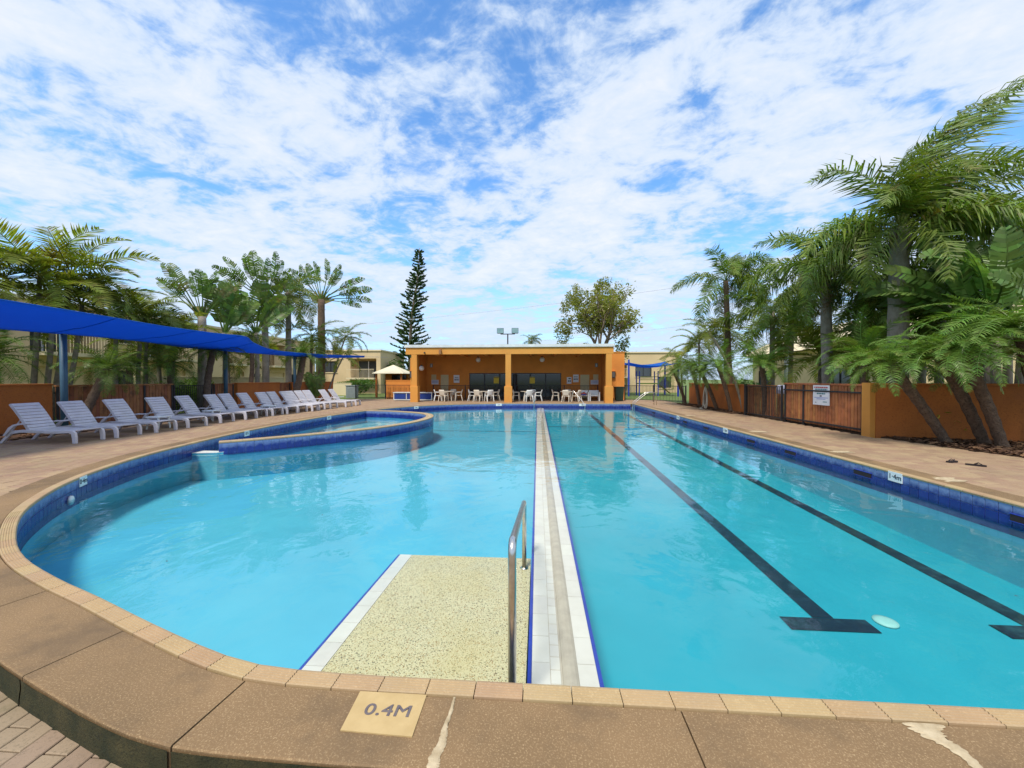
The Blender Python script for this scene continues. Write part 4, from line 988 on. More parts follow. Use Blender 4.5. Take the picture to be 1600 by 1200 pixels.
# ================================================================= SHADE SAIL
pool_edge = [(-11.2, 1.5, 3.38), (-11.6, 5.0, 3.38), (-11.9, 7.77, 3.38), (-12.12, 9.8, 3.38), (-12.5, 12.2, 3.38), (-12.4, 14.2, 3.38), (-12.15, 15.25, 3.38), (-13.0, 16.8, 3.28), (-14.0, 19.3, 3.17), (-14.1, 21.5, 3.15), (-13.6, 24.5, 3.2), (-12.6, 27.3, 3.3)]
wall_edge = [(-15.2, 1.5, 2.98), (-14.9, 5.0, 2.98), (-14.75, 8.0, 2.98), (-14.5, 10.0, 2.98), (-14.2, 11.6, 2.98), (-14.4, 13.4, 2.98), (-15.2, 15.6, 2.98), (-15.4, 17.2, 2.98), (-15.0, 19.4, 2.98), (-14.8, 21.8, 2.98), (-14.45, 24.6, 3.02), (-12.75, 27.5, 3.2)]
t = thing('shade_sail', 'long blue shade sail stretched over the left loungers', 'shade sail', (0, 0, 0))
pe, we = catmull(pool_edge, 4), catmull(wall_edge, 4); rows = []
for i, (p, q) in enumerate(zip(pe, we)):
    f = i/(len(pe) - 1); r_ = []
    for k in range(9):
        s = k/8; x = p[0]*(1 - s) + q[0]*s; y = p[1]*(1 - s) + q[1]*s
        z = p[2]*(1 - s) + q[2]*s - .05*math.sin(math.pi*s) + .03*noise.noise(Vector((x*2.6, y*.45, 5)))*math.sin(math.pi*s)
        r_.append((x, y, z))
    rows.append(r_)
o = MB().grid(rows).build('sail_cloth', M['sail'], t, True); so = o.modifiers.new('s', 'SOLIDIFY'); so.thickness = .012
cab = MB().tube(pe, .017, 6).build('edge_webbing', M['sail'], t, True)
MB().tube(we, .014, 6).build('edge_webbing', M['sail'], t, True)
for r_ in rows[3::5]: MB().tube([(x, y, z - .008) for x, y, z in r_], .012, 5).build('seam', M['sail'], t)
mz = MB(); mz.tube([(-12.68, 27.4, 3.25), (-11.6, 29.2, 3.3)], .012, 6); mz.build('corner_cable', M['galv'], t)
for x, y, lb in ((-14.38, 10.75, 'thick blue-grey sail post behind the second lounger'), (-15.3, 17.9, 'dark blue-grey sail post behind the sixth lounger'), (-14.72, 22.4, 'blue-grey sail post behind the middle loungers at the far wall'), (-14.9, 3.0, 'blue-grey sail post near the left edge beyond the frame')):
    if y < 5: continue
    p_ = thing('sail_post', lb, 'post', (x, y, 0), 0, 'posts holding the blue sail')
    MB().tube([(0, 0, -.05), (0, 0, 3.06)], .085, 14).build('shaft', M['post_blue'], p_, True); MB().lathe([(.095, 3.061), (.095, 3.09), (.02, 3.12)], 14).build('cap', M['post_blue'], p_); MB().box(-.15, .15, -.15, .15, -.03, .012).build('base_plate', M['post_blue'], p_)

# ================================================================= TABLES AND CHAIRS AT THE PAVILION
def make_chair(m_):
    t = empty('resin_chair')       # front faces +x, origin on the ground
    seat = MB(); seat.grid([[(-.20, y, .425 - .015*math.cos(y*5)), (0, y, .412), (.18, y, .43), (.235, y, .415)] for y in (-.22, -.11, 0, .11, .22)]); o = seat.build('seat', m_, t, True); o.modifiers.new('s', 'SOLIDIFY').thickness = .025
    b_ = MB(); rows = []
    for k in range(6):
        z = .42 + .42*k/5; w_ = .215 + .015*math.sin(k*.6) - (.02 if k == 5 else 0); x = -.19 - .11*k/5
        rows.append([(x + .05*(yy/.22)**2, yy, z) for yy in [-w_, -w_*.6, 0, w_*.6, w_]])
    o = b_.grid(rows).build('backrest', m_, t, True); o.modifiers.new('s', 'SOLIDIFY').thickness = .022
    for sx, sy in ((1, -1), (1, 1), (-1, -1), (-1, 1)):
        x0, x1 = (.20, .25) if sx > 0 else (-.18, -.29)
        MB().tube([(x0, sy*.215, .62 if sx > 0 else .44), (x0*1.02 if sx > 0 else -.2, sy*.235, .40), (x1, sy*.255, 0)], [.026, .036, .022], 6).build('leg', m_, t)
    for sy in (-1, 1): MB().tube([(-.25, sy*.225, .66), (-.05, sy*.25, .645), (.16, sy*.245, .635), (.215, sy*.22, .60)], [.018, .026, .026, .02], 6).build('armrest', m_, t, True)
    return t
def make_table(m_):
    t = empty('cafe_table'); MB().lathe([(.02, .69), (.50, .69), (.52, .70), (.52, .715), (.50, .725), (.02, .725)], 24).build('top', m_, t)
    for k in range(4):
        a = R(45 + 90*k); MB().tube([(.25*math.cos(a), .25*math.sin(a), .69), (.38*math.cos(a), .38*math.sin(a), 0)], [.035, .025], 8).build('leg', m_, t)
    return t
cp = {'cream': make_chair(M['resin_cream']), 'white': make_chair(M['resin_white'])}; used = {'cream': False, 'white': False}; tp = make_table(M['resin_cream'])
tn = ['leftmost', 'second from left', 'third from left', 'rightmost']
for i, (tx, ty) in enumerate(((-6.55, 28.0), (-3.95, 28.0), (-.75, 28.0), (2.15, 28.0))):
    tb = tp if i == 0 else copy_tree(tp); tb.location = (tx, ty, 0); tag(tb, f'{tn[i]} round cream plastic table under the pavilion roof', 'table', 'plastic tables under the pavilion')
    spots = {0: [(-.75, -.25, 'white', 'left'), (-.22, -.72, 'cream', 'front'), (.72, .1, 'cream', 'right'), (.1, .75, 'cream', 'back')], 1: [(-.85, .05, 'white', 'left'), (-.3, -.72, 'cream', 'front left'), (.48, -.62, 'white', 'front right'), (.85, .25, 'cream', 'right')],
             2: [(-.8, .1, 'cream', 'left'), (.12, -.75, 'white', 'front'), (.8, -.1, 'white', 'right'), (.3, .72, 'white', 'back')], 3: [(-.82, .2, 'cream', 'left'), (-.12, -.75, 'cream', 'front left'), (.62, -.55, 'cream', 'front right'), (.1, .75, 'cream', 'back')]}[i]
    for dx, dy, cc, wh in spots:
        o = cp[cc] if not used[cc] else copy_tree(cp[cc]); used[cc] = True
        o.location = (tx + dx, ty + dy, 0); o.rotation_euler = (0, 0, math.atan2(-dy, -dx) + rng.uniform(-.2, .2))
        tag(o, f'{cc} plastic armchair at the {wh} of the {tn[i]} table', 'chair', 'plastic chairs at the pavilion tables')
def tub(label, x):
    t = thing('tub_chair', label, 'chair', (x, 28.55, 0), R(-90), 'white tub chairs by the right column')
    MB().box(-.28, .26, -.27, .27, .36, .42).build('seat', M['resin_white'], t, bevel=.02)
    MB().sweep_xz([(-.25, .421), (-.33, .78), (-.38, .78), (-.31, .421)], -.36, .36).build('backrest', M['resin_white'], t, bevel=.02)
    for s in (-1, 1):
        MB().box(-.30, .28, s*.33 - .05, s*.33 + .05, .60, .66).build('armrest', M['resin_white'], t, bevel=.015)
        for x_ in (-.25, .23): MB().box(x_ - .045, x_ + .045, s*.33 - .04, s*.33 + .04, 0, .599).build('leg', M['resin_white'], t)
tub('white tub chair holding the bright towel', 3.38); tub('empty white tub chair beside the right column', 4.16)
t = thing('beach_towel', 'crumpled pink and orange beach towel on a white tub chair', 'towel', (3.38, 28.5, .425))
m = MB(); rows = []
for i in range(13):
    r_ = []
    for j in range(9):
        x = -.24 + .48*i/12; y = -.2 + .4*j/8; e = max(0, 1 - (x/.25)**2)*max(0, 1 - (y/.22)**2)
        r_.append((x, y, e**.6*(.20 + .10*noise.noise(Vector((x*9, y*9, 3)))) + .004))
    rows.append(r_)
m.grid(rows).build('towel_heap', M['towel_red'], t, True); MB().box(-.2, .16, -.262, -.235, .003, .10).build('towel_fold', M['bluepanel'], t, bevel=.01)
t = thing('wheelie_bin', 'dark green wheelie bin right of the pavilion column', 'bin', (5.95, 28.6, 0))
m = MB(); m.v = [(-.25, -.27, .03), (.25, -.27, .03), (.25, .27, .03), (-.25, .27, .03), (-.31, -.35, .98), (.31, -.35, .98), (.31, .35, .98), (-.31, .35, .98)]; m.f = [(4, 5, 6, 7), (0, 1, 5, 4), (1, 2, 6, 5), (2, 3, 7, 6), (3, 0, 4, 7), (3, 2, 1, 0)]; m.build('bin_body', M['bin'], t, bevel=.02)
MB().box(-.34, .34, -.38, .40, .981, 1.05).build('lid', M['bin'], t, bevel=.02)
for s in (-1, 1): MB().tube([(s*.3, .30, .1), (s*.35, .30, .1)], .1, 14).build('wheel', M['rubber'], t)
MB().tube([(-.25, .42, .95), (.25, .42, .95)], .016, 8).build('handle', M['bin'], t)
# hose reel and flip flops, pebbles of litter
t = thing('coiled_hose', 'long cream pool hose hung in coils on the right wall post', 'hose', (9.0, 21.1, 0))
pts = []
for i in range(9*24):
    a = 2*math.pi*i/24; k = i/24; rx_ = .20 + .012*math.sin(k*2.1); rz_ = .52 + .03*math.sin(k*1.3 + 1)
    pts.append((-.05 + .016*math.cos(k*3.3) - .006*k, rx_*math.sin(a)*(1 - .25*math.cos(a)) + .02*math.sin(k*5), .64 - .05*math.sin(k*2.7) + rz_*math.cos(a)))
pts += [(-.1, .3, .1), (-.16, .5, .025), (-.2, .3, .022), (-.3, -.2, .022)]
MB().tube(pts, .021, 7).build('hose_coil', M['hose'], t, True)
t = thing('hose_post', 'dark post with hook carrying the coiled hose', 'post', (9.08, 21.35, 0)); MB().tube([(0, .18, -.05), (0, .18, 1.28)], .035, 8).build('shaft', M['blackmetal'], t); MB().tube([(0, .18, 1.22), (-.02, -.3, 1.22)], .018, 8).build('hook', M['blackmetal'], t)
def flop(label, x, y, rz):
    t = thing('flip_flop', label, 'shoe', (x, y, 0), rz, 'pair of dark flip flops on the right deck')
    pl = [(-.13, -.03), (-.09, -.042), (.0, -.038), (.08, -.05), (.125, -.03), (.13, .01), (.09, .045), (0, .035), (-.09, .04), (-.13, .025)]
    MB().prism(pl, -.003, .022).build('sole', M['rubber'], t); MB().tube([(-.02, -.036, .02), (.03, -.02, .055), (.075, 0, .024), (.03, .022, .055), (-.02, .036, .02)], .007, 6).build('strap', M['rubber'], t, True)
flop('dark flip flop lying lengthwise on the right paving', 8.06, 8.02, R(20)); flop('dark flip flop nearer the pool on the right paving', 8.18, 7.72, R(-40))
# light pole among the right palms
t = thing('light_pole', 'plain grey steel pole among the right palms', 'pole', (15.6, 25.2, -.08)); MB().tube([(0, 0, 0), (0, 0, 6.9)], [.15, .12], 12).build('shaft', M['galv'], t, True); MB().lathe([(.13, 6.901), (.13, 6.95), (.02, 6.99)], 12).build('cap', M['galv'], t)
# ================================================================= PLANTS
def frond_mesh(name, m_, L_=3.0, n=48, ll=.55, wd=.03, droop=1.3, plum=.3, vee=.25, sag=.5, seed=0, start=.14, stem=.022, tipcurl=1.6):
    r = random.Random(seed); mb = MB()
    steps = 14; p = Vector((0, 0, 0)); pts = [p.copy()]; tans = []
    for i in range(steps):
        a = -droop*((i + .5)/steps)**tipcurl; tdir = Vector((math.cos(a), 0, math.sin(a))); tans.append(tdir); p = p + tdir*(L_/steps); pts.append(p.copy())
    tans.append(tans[-1])
    mb.tube(pts, [stem*(1 - .85*i/steps) for i in range(steps + 1)], 4)
    def at(t):
        f = t*steps; i = min(int(f), steps - 1); return pts[i].lerp(pts[i + 1], f - i), tans[i].lerp(tans[min(i + 1, steps)], f - i).normalized()
    for k in range(n):
        t = start + (1 - start)*(k + r.uniform(-.3, .3) + .5)/n; t = min(.995, t)
        b, T = at(t); upv = Vector((0, 1, 0)).cross(T) * -1
        l_ = ll*(math.sin(math.pi*min(1, .18 + .80*t))**.55)*r.uniform(.7, 1.15)
        for s in (-1, 1):
            if r.random() < .09: continue
            fw_ = .35 + .55*t + r.uniform(-.3, .3)*(1 if plum > .5 else .5); lift = vee + plum*r.uniform(-1, 1)
            d = (Vector((0, s, 0)) + T*fw_ + upv*lift).normalized()
            q1 = b + d*l_*.5; d2 = (d + Vector((0, 0, -sag*r.uniform(.6, 1.4)))).normalized(); q2 = q1 + d2*l_*.5
            sd = T*wd*.5
            if abs(d.dot(T)) > .8: sd = upv*wd*.5
            mb.add([b - sd*.5, b + sd*.5, q1 + sd, q1 - sd, q2], [(0, 1, 2, 3), (3, 2, 4)])
    return mb.mesh(name, m_)
def paddle_mesh(name, m_, pet=1.1, L_=1.5, W_=.26, torn=.5, bendk=.5, seed=0):
    r = random.Random(seed); mb = MB(); steps = 20; p = Vector((0, 0, 0)); pts = [p.copy()]; tot = pet + L_; up_ = []
    for i in range(steps):
        f = (i + .5)/steps; a = -bendk*f**2.2; td = Vector((math.cos(a), 0, math.sin(a))); p = p + td*(tot/steps); pts.append(p.copy())
    mb.tube(pts, [.035*(1 - .8*i/steps) for i in range(steps + 1)], 5)
    def at(t):
        f = t*steps; i = min(int(f), steps - 1); return pts[i].lerp(pts[i + 1], f - i), (pts[i + 1] - pts[i]).normalized()
    nst = 18; t0 = pet/tot
    for s in (-1, 1):
        fold = r.uniform(.15, .45); group_d = 0
        for k in range(nst):
            ta = t0 + (1 - t0)*k/nst; tb = t0 + (1 - t0)*(k + 1)/nst
            if r.random() < torn: group_d = r.uniform(-.4, .75)*torn; gap = .75*torn
            else: gap = 0.0
            tb2 = tb - (tb - ta)*gap*r.random()
            a, T = at(ta); b, T2 = at(min(tb2, .999)); nrm = Vector((0, 1, 0)).cross(T)*-1
            def wdt(t): f = (t - t0)/(1 - t0); return W_*max(.05, math.sin(math.pi*min(1, .1 + f*.9))**.5)*r.uniform(.92, 1.06)
            rows = []
            for q, tt in ((a, ta), (b, tb2)):
                w_ = wdt(tt); dd = (Vector((0, s, 0)) + T*.35 + nrm*fold).normalized()
                m1 = q + dd*w_*.55; dd2 = (dd + Vector((0, 0, -.25 - group_d)) ).normalized(); rows.append([q, m1, m1 + dd2*w_*.5])
            mb.grid(rows)
    return mb.mesh(name, m_)
def place(mesh, name, parent, org, xd, nd):
    x = Vector(xd).normalized(); z = Vector(nd); z = (z - x*z.dot(x)); z = z.normalized() if z.length > 1e-4 else x.orthogonal().normalized(); y = z.cross(x)
    m = Matrix(((x.x, y.x, z.x, org[0]), (x.y, y.y, z.y, org[1]), (x.z, y.z, z.z, org[2]), (0, 0, 0, 1)))
    return inst(name, mesh, parent, mtx=m)
FR = {}
for i in range(2): FR['queenup', i] = frond_mesh('queen_frond', M['leaf_queen'], 3.4, 110, .85, .044, .75 + .25*i, .95, -.05, 1.6, 15 + i)
for i in range(4):
    FR['queen', i] = frond_mesh('queen_frond', M['leaf_queen'], 3.0, 105, .80, .046, 1.25 + .28*i, .95, -.05, 1.5, 10 + i)
    FR['cane', i] = frond_mesh('cane_frond', M['leaf_cane'], 2.3, 52, .62, .05, .95 + .25*i, .12, .32, .35, 20 + i)
    FR['olive', i] = frond_mesh('olive_frond', M['leaf_olive'], 2.2, 54, .6, .045, 1.1 + .25*i, .3, .2, .5, 30 + i)
    FR['date', i] = frond_mesh('date_frond', M['leaf_date'], 1.5, 46, .26, .018, 1.15 + .2*i, .2, .12, .3, 40 + i, .10, .014)
    FR['datedark', i] = frond_mesh('dark_date_frond', M['leaf_date_dark'], 1.45, 44, .27, .020, 1.2 + .2*i, .25, .12, .35, 50 + i, .10, .014)
    FR['dead', i] = frond_mesh('dead_frond', M['leaf_dead'], 2.2, 26, .5, .02, 1.5, .8, -.3, 1.2, 60 + i)
    FR['paddle', i] = paddle_mesh('paddle_leaf', M['leaf_paddle'], 1.2, 1.55, .25, .9, .35 + .25*i, 70 + i)
    FR['broad', i] = paddle_mesh('broad_leaf', M['leaf_paddle'], .5, 2.0, .36, .6, .3 + .2*i, 80 + i)
    FR['giant', i] = paddle_mesh('giant_leaf', M['leaf_paddle_r'], 1.0, 1.9, .34, .7, .45 + .3*i, 90 + i)
def trunk(t, base_z, top, r0, r1, m_, bow=(0, 0), ring=.0, name='trunk', n=10, start=(0, 0)):
    pts = []; rad = []; k = 16
    for i in range(k + 1):
        f = i/k; b = math.sin(math.pi*f)
        pts.append((start[0] + (top[0] - start[0])*f + bow[0]*b, start[1] + (top[1] - start[1])*f + bow[1]*b, base_z + (top[2] - base_z)*f)); rad.append((r0*(1 - f) + r1*f)*(1 + ring*(i % 2)) * (1 + .35*max(0, .08 - f)/.08))
    return MB().tube(pts, rad, n).build(name, m_, t, True)
def crown(t, org, kind, n, scale=1.0, wind=(0, 0), elo=-.5, ehi=1.25, seed=0, name='frond', spread=None):
    r = random.Random(seed); 
    for k in range(n):
        az = 2*math.pi*(k*.381966 + r.uniform(-.05, .05)); f = (k + .5)/n; el = ehi + (elo - ehi)*f + r.uniform(-.12, .12)
        d = Vector((math.cos(az)*math.cos(el) + wind[0], math.sin(az)*math.cos(el) + wind[1], math.sin(el))).normalized()
        o = place(FR[kind, r.randrange(4)], name, t, org, d, Vector((r.uniform(-.3, .3), r.uniform(-.3, .3), 1)) if abs(d.z) < .95 else Vector((-d.x, -d.y, .2)) + Vector((r.uniform(-1, 1), r.uniform(-1, 1), 0)))
        s = scale*r.uniform(.85, 1.1); o.scale = (s, s, s)
def palm(label, base, top, kind, n, scale, r0, r1, tm='trunk', wind=(0, 0), elo=-.5, ehi=1.25, seed=0, bow=(0, 0), cat='palm tree', group=None, dead=0, ring=.05, name='palm_tree'):
    t = thing(name, label, cat, (base[0], base[1], -.06), 0, group)
    tp_ = (top[0] - base[0], top[1] - base[1], top[2] + .06)
    trunk(t, -.05, tp_, r0, r1, M[tm], bow, ring)
    crown(t, tp_, kind, n, scale, wind, elo, ehi, seed)
    if dead: crown(t, (tp_[0], tp_[1], tp_[2] - .15), 'dead', dead, scale*.9, wind, -1.1, -.8, seed + 5, 'dead_frond')
    return t
# ---- right side: tall windswept queen palms
t = palm('tallest palm with thick grey trunk and windswept crown on the right', (11.05, 12.6), (10.85, 12.35, 6.15), 'queen', 22, 1.15, .27, .22, 'trunk', (.36, .08), -.28, 1.35, 1)
for dx_, dy_, dz_, sc_, k_ in ((.42, 0, 1, 1.62, 0), (.75, .15, .85, 1.55, 1), (.15, -.1, 1, 1.25, 1), (1, -.1, .42, 1.45, 0), (-.1, .1, 1, 1.0, 1), (1, .2, .1, 1.35, 1), (.9, -.4, .65, 1.2, 2), (-1, -.1, .30, 1.15, 1), (-.8, .3, .0, 1.1, 2), (-.7, -.5, .75, 1.1, 2), (-.9, -.5, -.1, 1.0, 3)):
    o = place(FR['queenup' if dz_ > .5 and dx_ > 0 else 'queen', k_ % 2 if dz_ > .5 else k_], 'frond', t, (-.2, -.25, 6.2), Vector((dx_, dy_, dz_)), Vector((-dz_, 0, 1.2))); o.scale = (sc_,)*3
MB().tube([(-.1, -.22, 5.75), (-.14, -.32, 5.45), (-.1, -.33, 5.1)], [.02, .06, .015], 8).build('flower_spathe', M['brown_spathe'], t)
m = MB(); rr = random.Random(4)
for k in range(26): a = rr.uniform(0, 6.28); h = rr.uniform(-.55, .05); m.tube([(-.18 + .2*math.cos(a)*.9, -.23 + .2*math.sin(a)*.9, 6.05 + h), (-.2 + .27*math.cos(a), -.25 + .27*math.sin(a), 6.35 + h)], [.035, .01], 4)
m.build('old_leaf_bases', M['trunk_brown'], t)
t = palm('second tallest palm with green fruit bunches left of the tallest palm', (10.95, 15.2), (10.6, 15.0, 5.7), 'queen', 21, 1.0, .2, .16, 'trunk', (.10, .05), -.6, 1.2, 2, dead=5)
m = MB()
for k in range(140):
    a = rr.uniform(0, 6.28); rad = .22*math.sqrt(rr.random()); h = rr.uniform(-1.0, -.1); m.sphere((-.2 + rad*math.cos(a), -.42 + rad*math.sin(a), 5.3 + h), .032, 5, 4)
tag(m.build('fruit_bunch', M['fruit'], t), kind='stuff')
palm('palm with a hooked crown blown to the right above the hose', (9.9, 20.4), (9.55, 20.3, 6.6), 'queen', 15, .98, .15, .12, 'trunk_brown', (.42, .05), -.5, 1.35, 3, dead=4)
palm('slender palm with a thin leaning trunk in front of the right wall', (9.75, 18.8), (8.6, 20.0, 4.0), 'olive', 10, .8, .065, .05, 'trunk_pale', (.05, 0), -.5, 1.2, 4, (.25, 0), dead=2)
palm('palm crown between the hooked palm and the grey pole', (11.2, 19.2), (11.1, 19.0, 4.8), 'queen', 16, .95, .13, .1, 'trunk', (.15, .05), -.7, 1.2, 5, dead=3)
palm('thin palm with a pale trunk left of the grey pole', (11.6, 18.6), (11.7, 18.5, 4.3), 'olive', 13, 1.0, .1, .08, 'trunk_pale', (.1, 0), -.5, 1.2, 6, dead=2)
palm('dark palm behind the fruiting palm', (12.8, 15.2), (12.7, 15.0, 4.9), 'queen', 16, 1.0, .13, .1, 'trunk', (.15, .05), -.8, 1.1, 7, dead=3)
palm('yellowish cane palm at the far end of the right wall', (10.6, 25.8), (10.4, 25.6, 3.9), 'cane', 13, .95, .08, .06, 'trunk_pale', (0, 0), -.4, 1.3, 9, dead=1)
palm('olive cane palm behind the far right wall', (11.6, 24.6), (11.5, 24.5, 4.5), 'olive', 14, 1.0, .09, .07, 'trunk_pale', (.1, 0), -.6, 1.2, 10)
palm('short cane palm beside the far playground fence', (10.4, 28.2), (10.1, 28.0, 3.0), 'olive', 12, .9, .07, .06, 'trunk_pale', (0, 0), -.4, 1.2, 11)
palm('bushy cane palm behind the reddish slat fence', (11.4, 16.4), (11.4, 16.3, 2.5), 'cane', 15, .95, .08, .07, 'trunk_pale', (0, 0), -.3, 1.4, 12)
palm('low shaggy palm filling the gap behind the tallest trunk', (13.0, 13.4), (12.9, 13.2, 3.5), 'queen', 16, .9, .12, .1, 'trunk', (.05, .05), -.6, 1.2, 8)
palm('shaggy dark palm right of the tallest trunk over the wall', (13.6, 14.6), (13.5, 14.4, 4.6), 'queen', 16, .95, .12, .1, 'trunk', (.1, .05), -.6, 1.2, 18)
palm('bushy cane palm behind the notice board', (11.3, 14.3), (11.3, 14.2, 2.2), 'olive', 14, .85, .08, .07, 'trunk_pale', (0, 0), -.3, 1.4, 13)
# ---- right side: date palms leaning out over the deck
G = 'leaning date palms along the right wall'
for i, (b, c_, sc, n, lb) in enumerate([
        ((9.35, 24.9), (8.55, 24.6, 1.95), 1.0, 30, 'leaning date palm at the far end of the right wall'),
        ((9.5, 23.2), (8.95, 22.9, 2.2), 1.0, 30, 'second date palm from the far end of the right wall'),
        ((9.35, 20.6), (8.45, 20.5, 1.95), .95, 32, 'date palm leaning over the hose on the right'),
        ((9.5, 19.5), (8.75, 19.2, 2.15), 1.05, 32, 'date palm with a dark trunk just right of the hose'),
        ((9.7, 17.1), (9.45, 16.9, 2.2), 1.08, 34, 'upright date palm growing inside the right gate'),
        ((10.1, 12.7), (10.0, 12.5, 2.35), 1.05, 32, 'date palm rising behind the notice on the slat fence'),
        ((10.35, 10.35), (8.85, 10.3, 2.0), .95, 32, 'thin date palm leaning far left at the near right wall'),
        ((11.0, 10.15), (9.75, 10.0, 2.15), 1.0, 32, 'dark date palm trunk in the middle of the near right bed'),
        ((10.95, 9.75), (9.9, 9.65, 2.25), 1.05, 32, 'date palm with pale scars low on its trunk, near right bed'),
        ((11.5, 9.5), (10.85, 9.4, 2.7), 1.4, 40, 'largest date palm crown at the right edge'),
        ((11.9, 9.9), (12.0, 9.8, 2.4), 1.15, 32, 'thick straight date palm at the right edge by the wall')]):
    palm(lb, b, c_, 'date' if i not in (0, 1, 2) else 'datedark', n, sc, .085 if i < 6 else .10, .095 if i < 6 else .115, 'trunk_brown', (-.12 if i < 6 else (-.32 if i != 10 else 0), -.06), -.25 if i < 6 else -.15, 1.3 if i < 6 else 1.0, 100 + i, (.05, 0), 'date palm', G, ring=.12, name='date_palm', dead=0)
# ---- giant bird-of-paradise at the right edge
t = thing('bird_of_paradise', 'giant bird-of-paradise clump with broad torn leaves at the right edge', 'plant', (12.45, 11.0, -.05))
rr = random.Random(12)
for k in range(7):
    a = rr.uniform(0, 6.28); bx_, by_ = .55*math.cos(a), .35*math.sin(a); h = rr.uniform(2.5, 3.5)
    MB().tube([(bx_*.6, by_*.6, 0), (bx_, by_, h)], [.11, .075], 8).build('stem', M['trunk'], t, True)
    for j in range(6):
        el = rr.uniform(.35, 1.35); az = rr.uniform(0, 6.28)
        d = Vector((math.cos(az)*math.cos(el) - .15, .8*math.sin(az)*math.cos(el) - .12, math.sin(el)))
        o = place(FR['giant', rr.randrange(4)], 'giant_leaf', t, (bx_, by_, h - .1), d, Vector((-.3, -1, .5)) + Vector((rr.uniform(-.5, .5), rr.uniform(-.4, .4), rr.uniform(-.3, .6)))); s = rr.uniform(.8, 1.15); o.scale = (s, s, s)
# ---- left side: traveller palms (leaf fans)
def fan_palm(label, base, top, phi, n, spread, sc, seed, tilt=0.0, kind='paddle', r0=.2, r1=.17, tm='trunk', dead=3, sheath=True):
    t = thing('traveller_palm', label, 'palm tree', (base[0], base[1], -.06), 0, 'traveller palms behind the left wall'); r = random.Random(seed)
    tp_ = (top[0] - base[0], top[1] - base[1], top[2]); trunk(t, -.05, tp_, r0, r1, M[tm], (.05, 0), .05)
    h = Vector((math.cos(phi), math.sin(phi), 0)); nd = Vector((0, 0, 1)).cross(h)
    for k in range(n):
        a = -spread + 2*spread*(k + .5)/n + tilt + r.uniform(-.09, .09)
        d = Vector((0, 0, 1))*math.cos(a) + h*math.sin(a) + nd*r.uniform(-.18, .18)
        nn_ = nd*(1 if r.random() < .5 else -1) + Vector((0, 0, .6)) + h*r.uniform(-.9, .9)
        o = place(FR[kind, r.randrange(4)], 'paddle_leaf', t, (tp_[0] + h.x*math.sin(a)*.12, tp_[1] + h.y*math.sin(a)*.12, tp_[2]), d, nn_); s = sc*r.uniform(.78, 1.12); o.scale = (s, s*r.uniform(.9, 1.2), s)
    if sheath:      # overlapping leaf bases in a flat fan
        m = MB(); k2 = 9
        for k in range(k2):
            a = (-spread*.8 + 1.6*spread*(k + .5)/k2 + tilt)
            d = Vector((0, 0, 1))*math.cos(a) + h*math.sin(a); s_ = h*math.cos(a) - Vector((0, 0, 1))*math.sin(a); o_ = Vector(tp_) - Vector((0, 0, .25*sc)); e = o_ + d*.8*sc; off = nd*(.03 if k % 2 else -.03)
            m.add([o_ - s_*.11*sc + off, o_ + s_*.11*sc + off, e + s_*.03*sc, e - s_*.03*sc, o_ - s_*.11*sc + off + nd*.05, o_ + s_*.11*sc + off + nd*.05], [(0, 1, 2, 3), (4, 5, 2, 3), (0, 4, 5, 1)])
        m.build('leaf_sheath', M['fan_base'], t)
    for k in range(dead):
        az = r.uniform(0, 6.28); d = Vector((math.cos(az)*.5, math.sin(az)*.5, -1)); o = place(FR['dead', r.randrange(4)], 'dead_leaf', t, (tp_[0], tp_[1], tp_[2] - .1), d, Vector((math.cos(az), math.sin(az), .3))); o.scale = (.7, .7, .7)
    return t
fan_palm('traveller palm with a narrow upright fan, leftmost of the traveller palms', (-16.6, 17.9), (-16.55, 17.95, 4.75), R(44), 13, .68, .95, 1, -.02)
fan_palm('traveller palm with broad upright leaves right of the leftmost fan', (-16.5, 19.2), (-16.45, 19.2, 4.1), R(45), 8, .5, 1.1, 2, .1, 'broad', .13, .11, sheath=False, dead=1)
fan_palm('traveller palm with a tall middle fan and ragged leaves', (-16.5, 22.3), (-16.5, 22.2, 6.5), R(38), 15, .95, 1.05, 3, 0)
fan_palm('traveller palm with broad drooping leaves below the middle fan', (-16.4, 21.4), (-16.3, 21.3, 4.4), R(40), 9, .75, 1.2, 4, .05, 'broad', .13, .11, sheath=False, dead=2)
fan_palm('traveller palm with the largest round fan, rightmost of the left group', (-16.5, 28.2), (-16.4, 28.2, 7.7), R(32), 20, 1.5, 1.25, 5, .1, dead=9, r0=.28, r1=.24, tm='trunk_brown')
palm('drooping pale palm left of the largest round fan', (-16.4, 24.3), (-16.3, 24.2, 7.3), 'olive', 18, 1.25, .2, .15, 'trunk', (.1, 0), -1.1, .9, 21)
palm('olive palm hanging below the largest round fan', (-16.2, 26.4), (-16.0, 26.3, 4.7), 'olive', 14, 1.1, .11, .09, 'trunk_brown', (.1, 0), -.8, 1.1, 22, dead=2)
palm('small cane palm leaning right at the end of the left palms', (-16.0, 28.6), (-15.2, 29.6, 5.0), 'olive', 13, .95, .07, .05, 'trunk_pale', (.15, 0), -.6, 1.1, 23, (-.2, 0))
palm('thin leaning cane palm before the end of the orange left wall', (-15.2, 26.6), (-14.4, 27.6, 3.2), 'cane', 10, .75, .06, .045, 'trunk_pale', (.05, 0), -.5, 1.1, 24, (-.15, 0))
palm('thick hairy date palm trunk in front of the left wall by the far post', (-14.75, 22.1), (-14.55, 23.0, 3.15), 'datedark', 30, 1.15, .2, .17, 'trunk_brown', (0, 0), -.5, 1.25, 25, (.1, 0), 'date palm', ring=.12, name='date_palm')
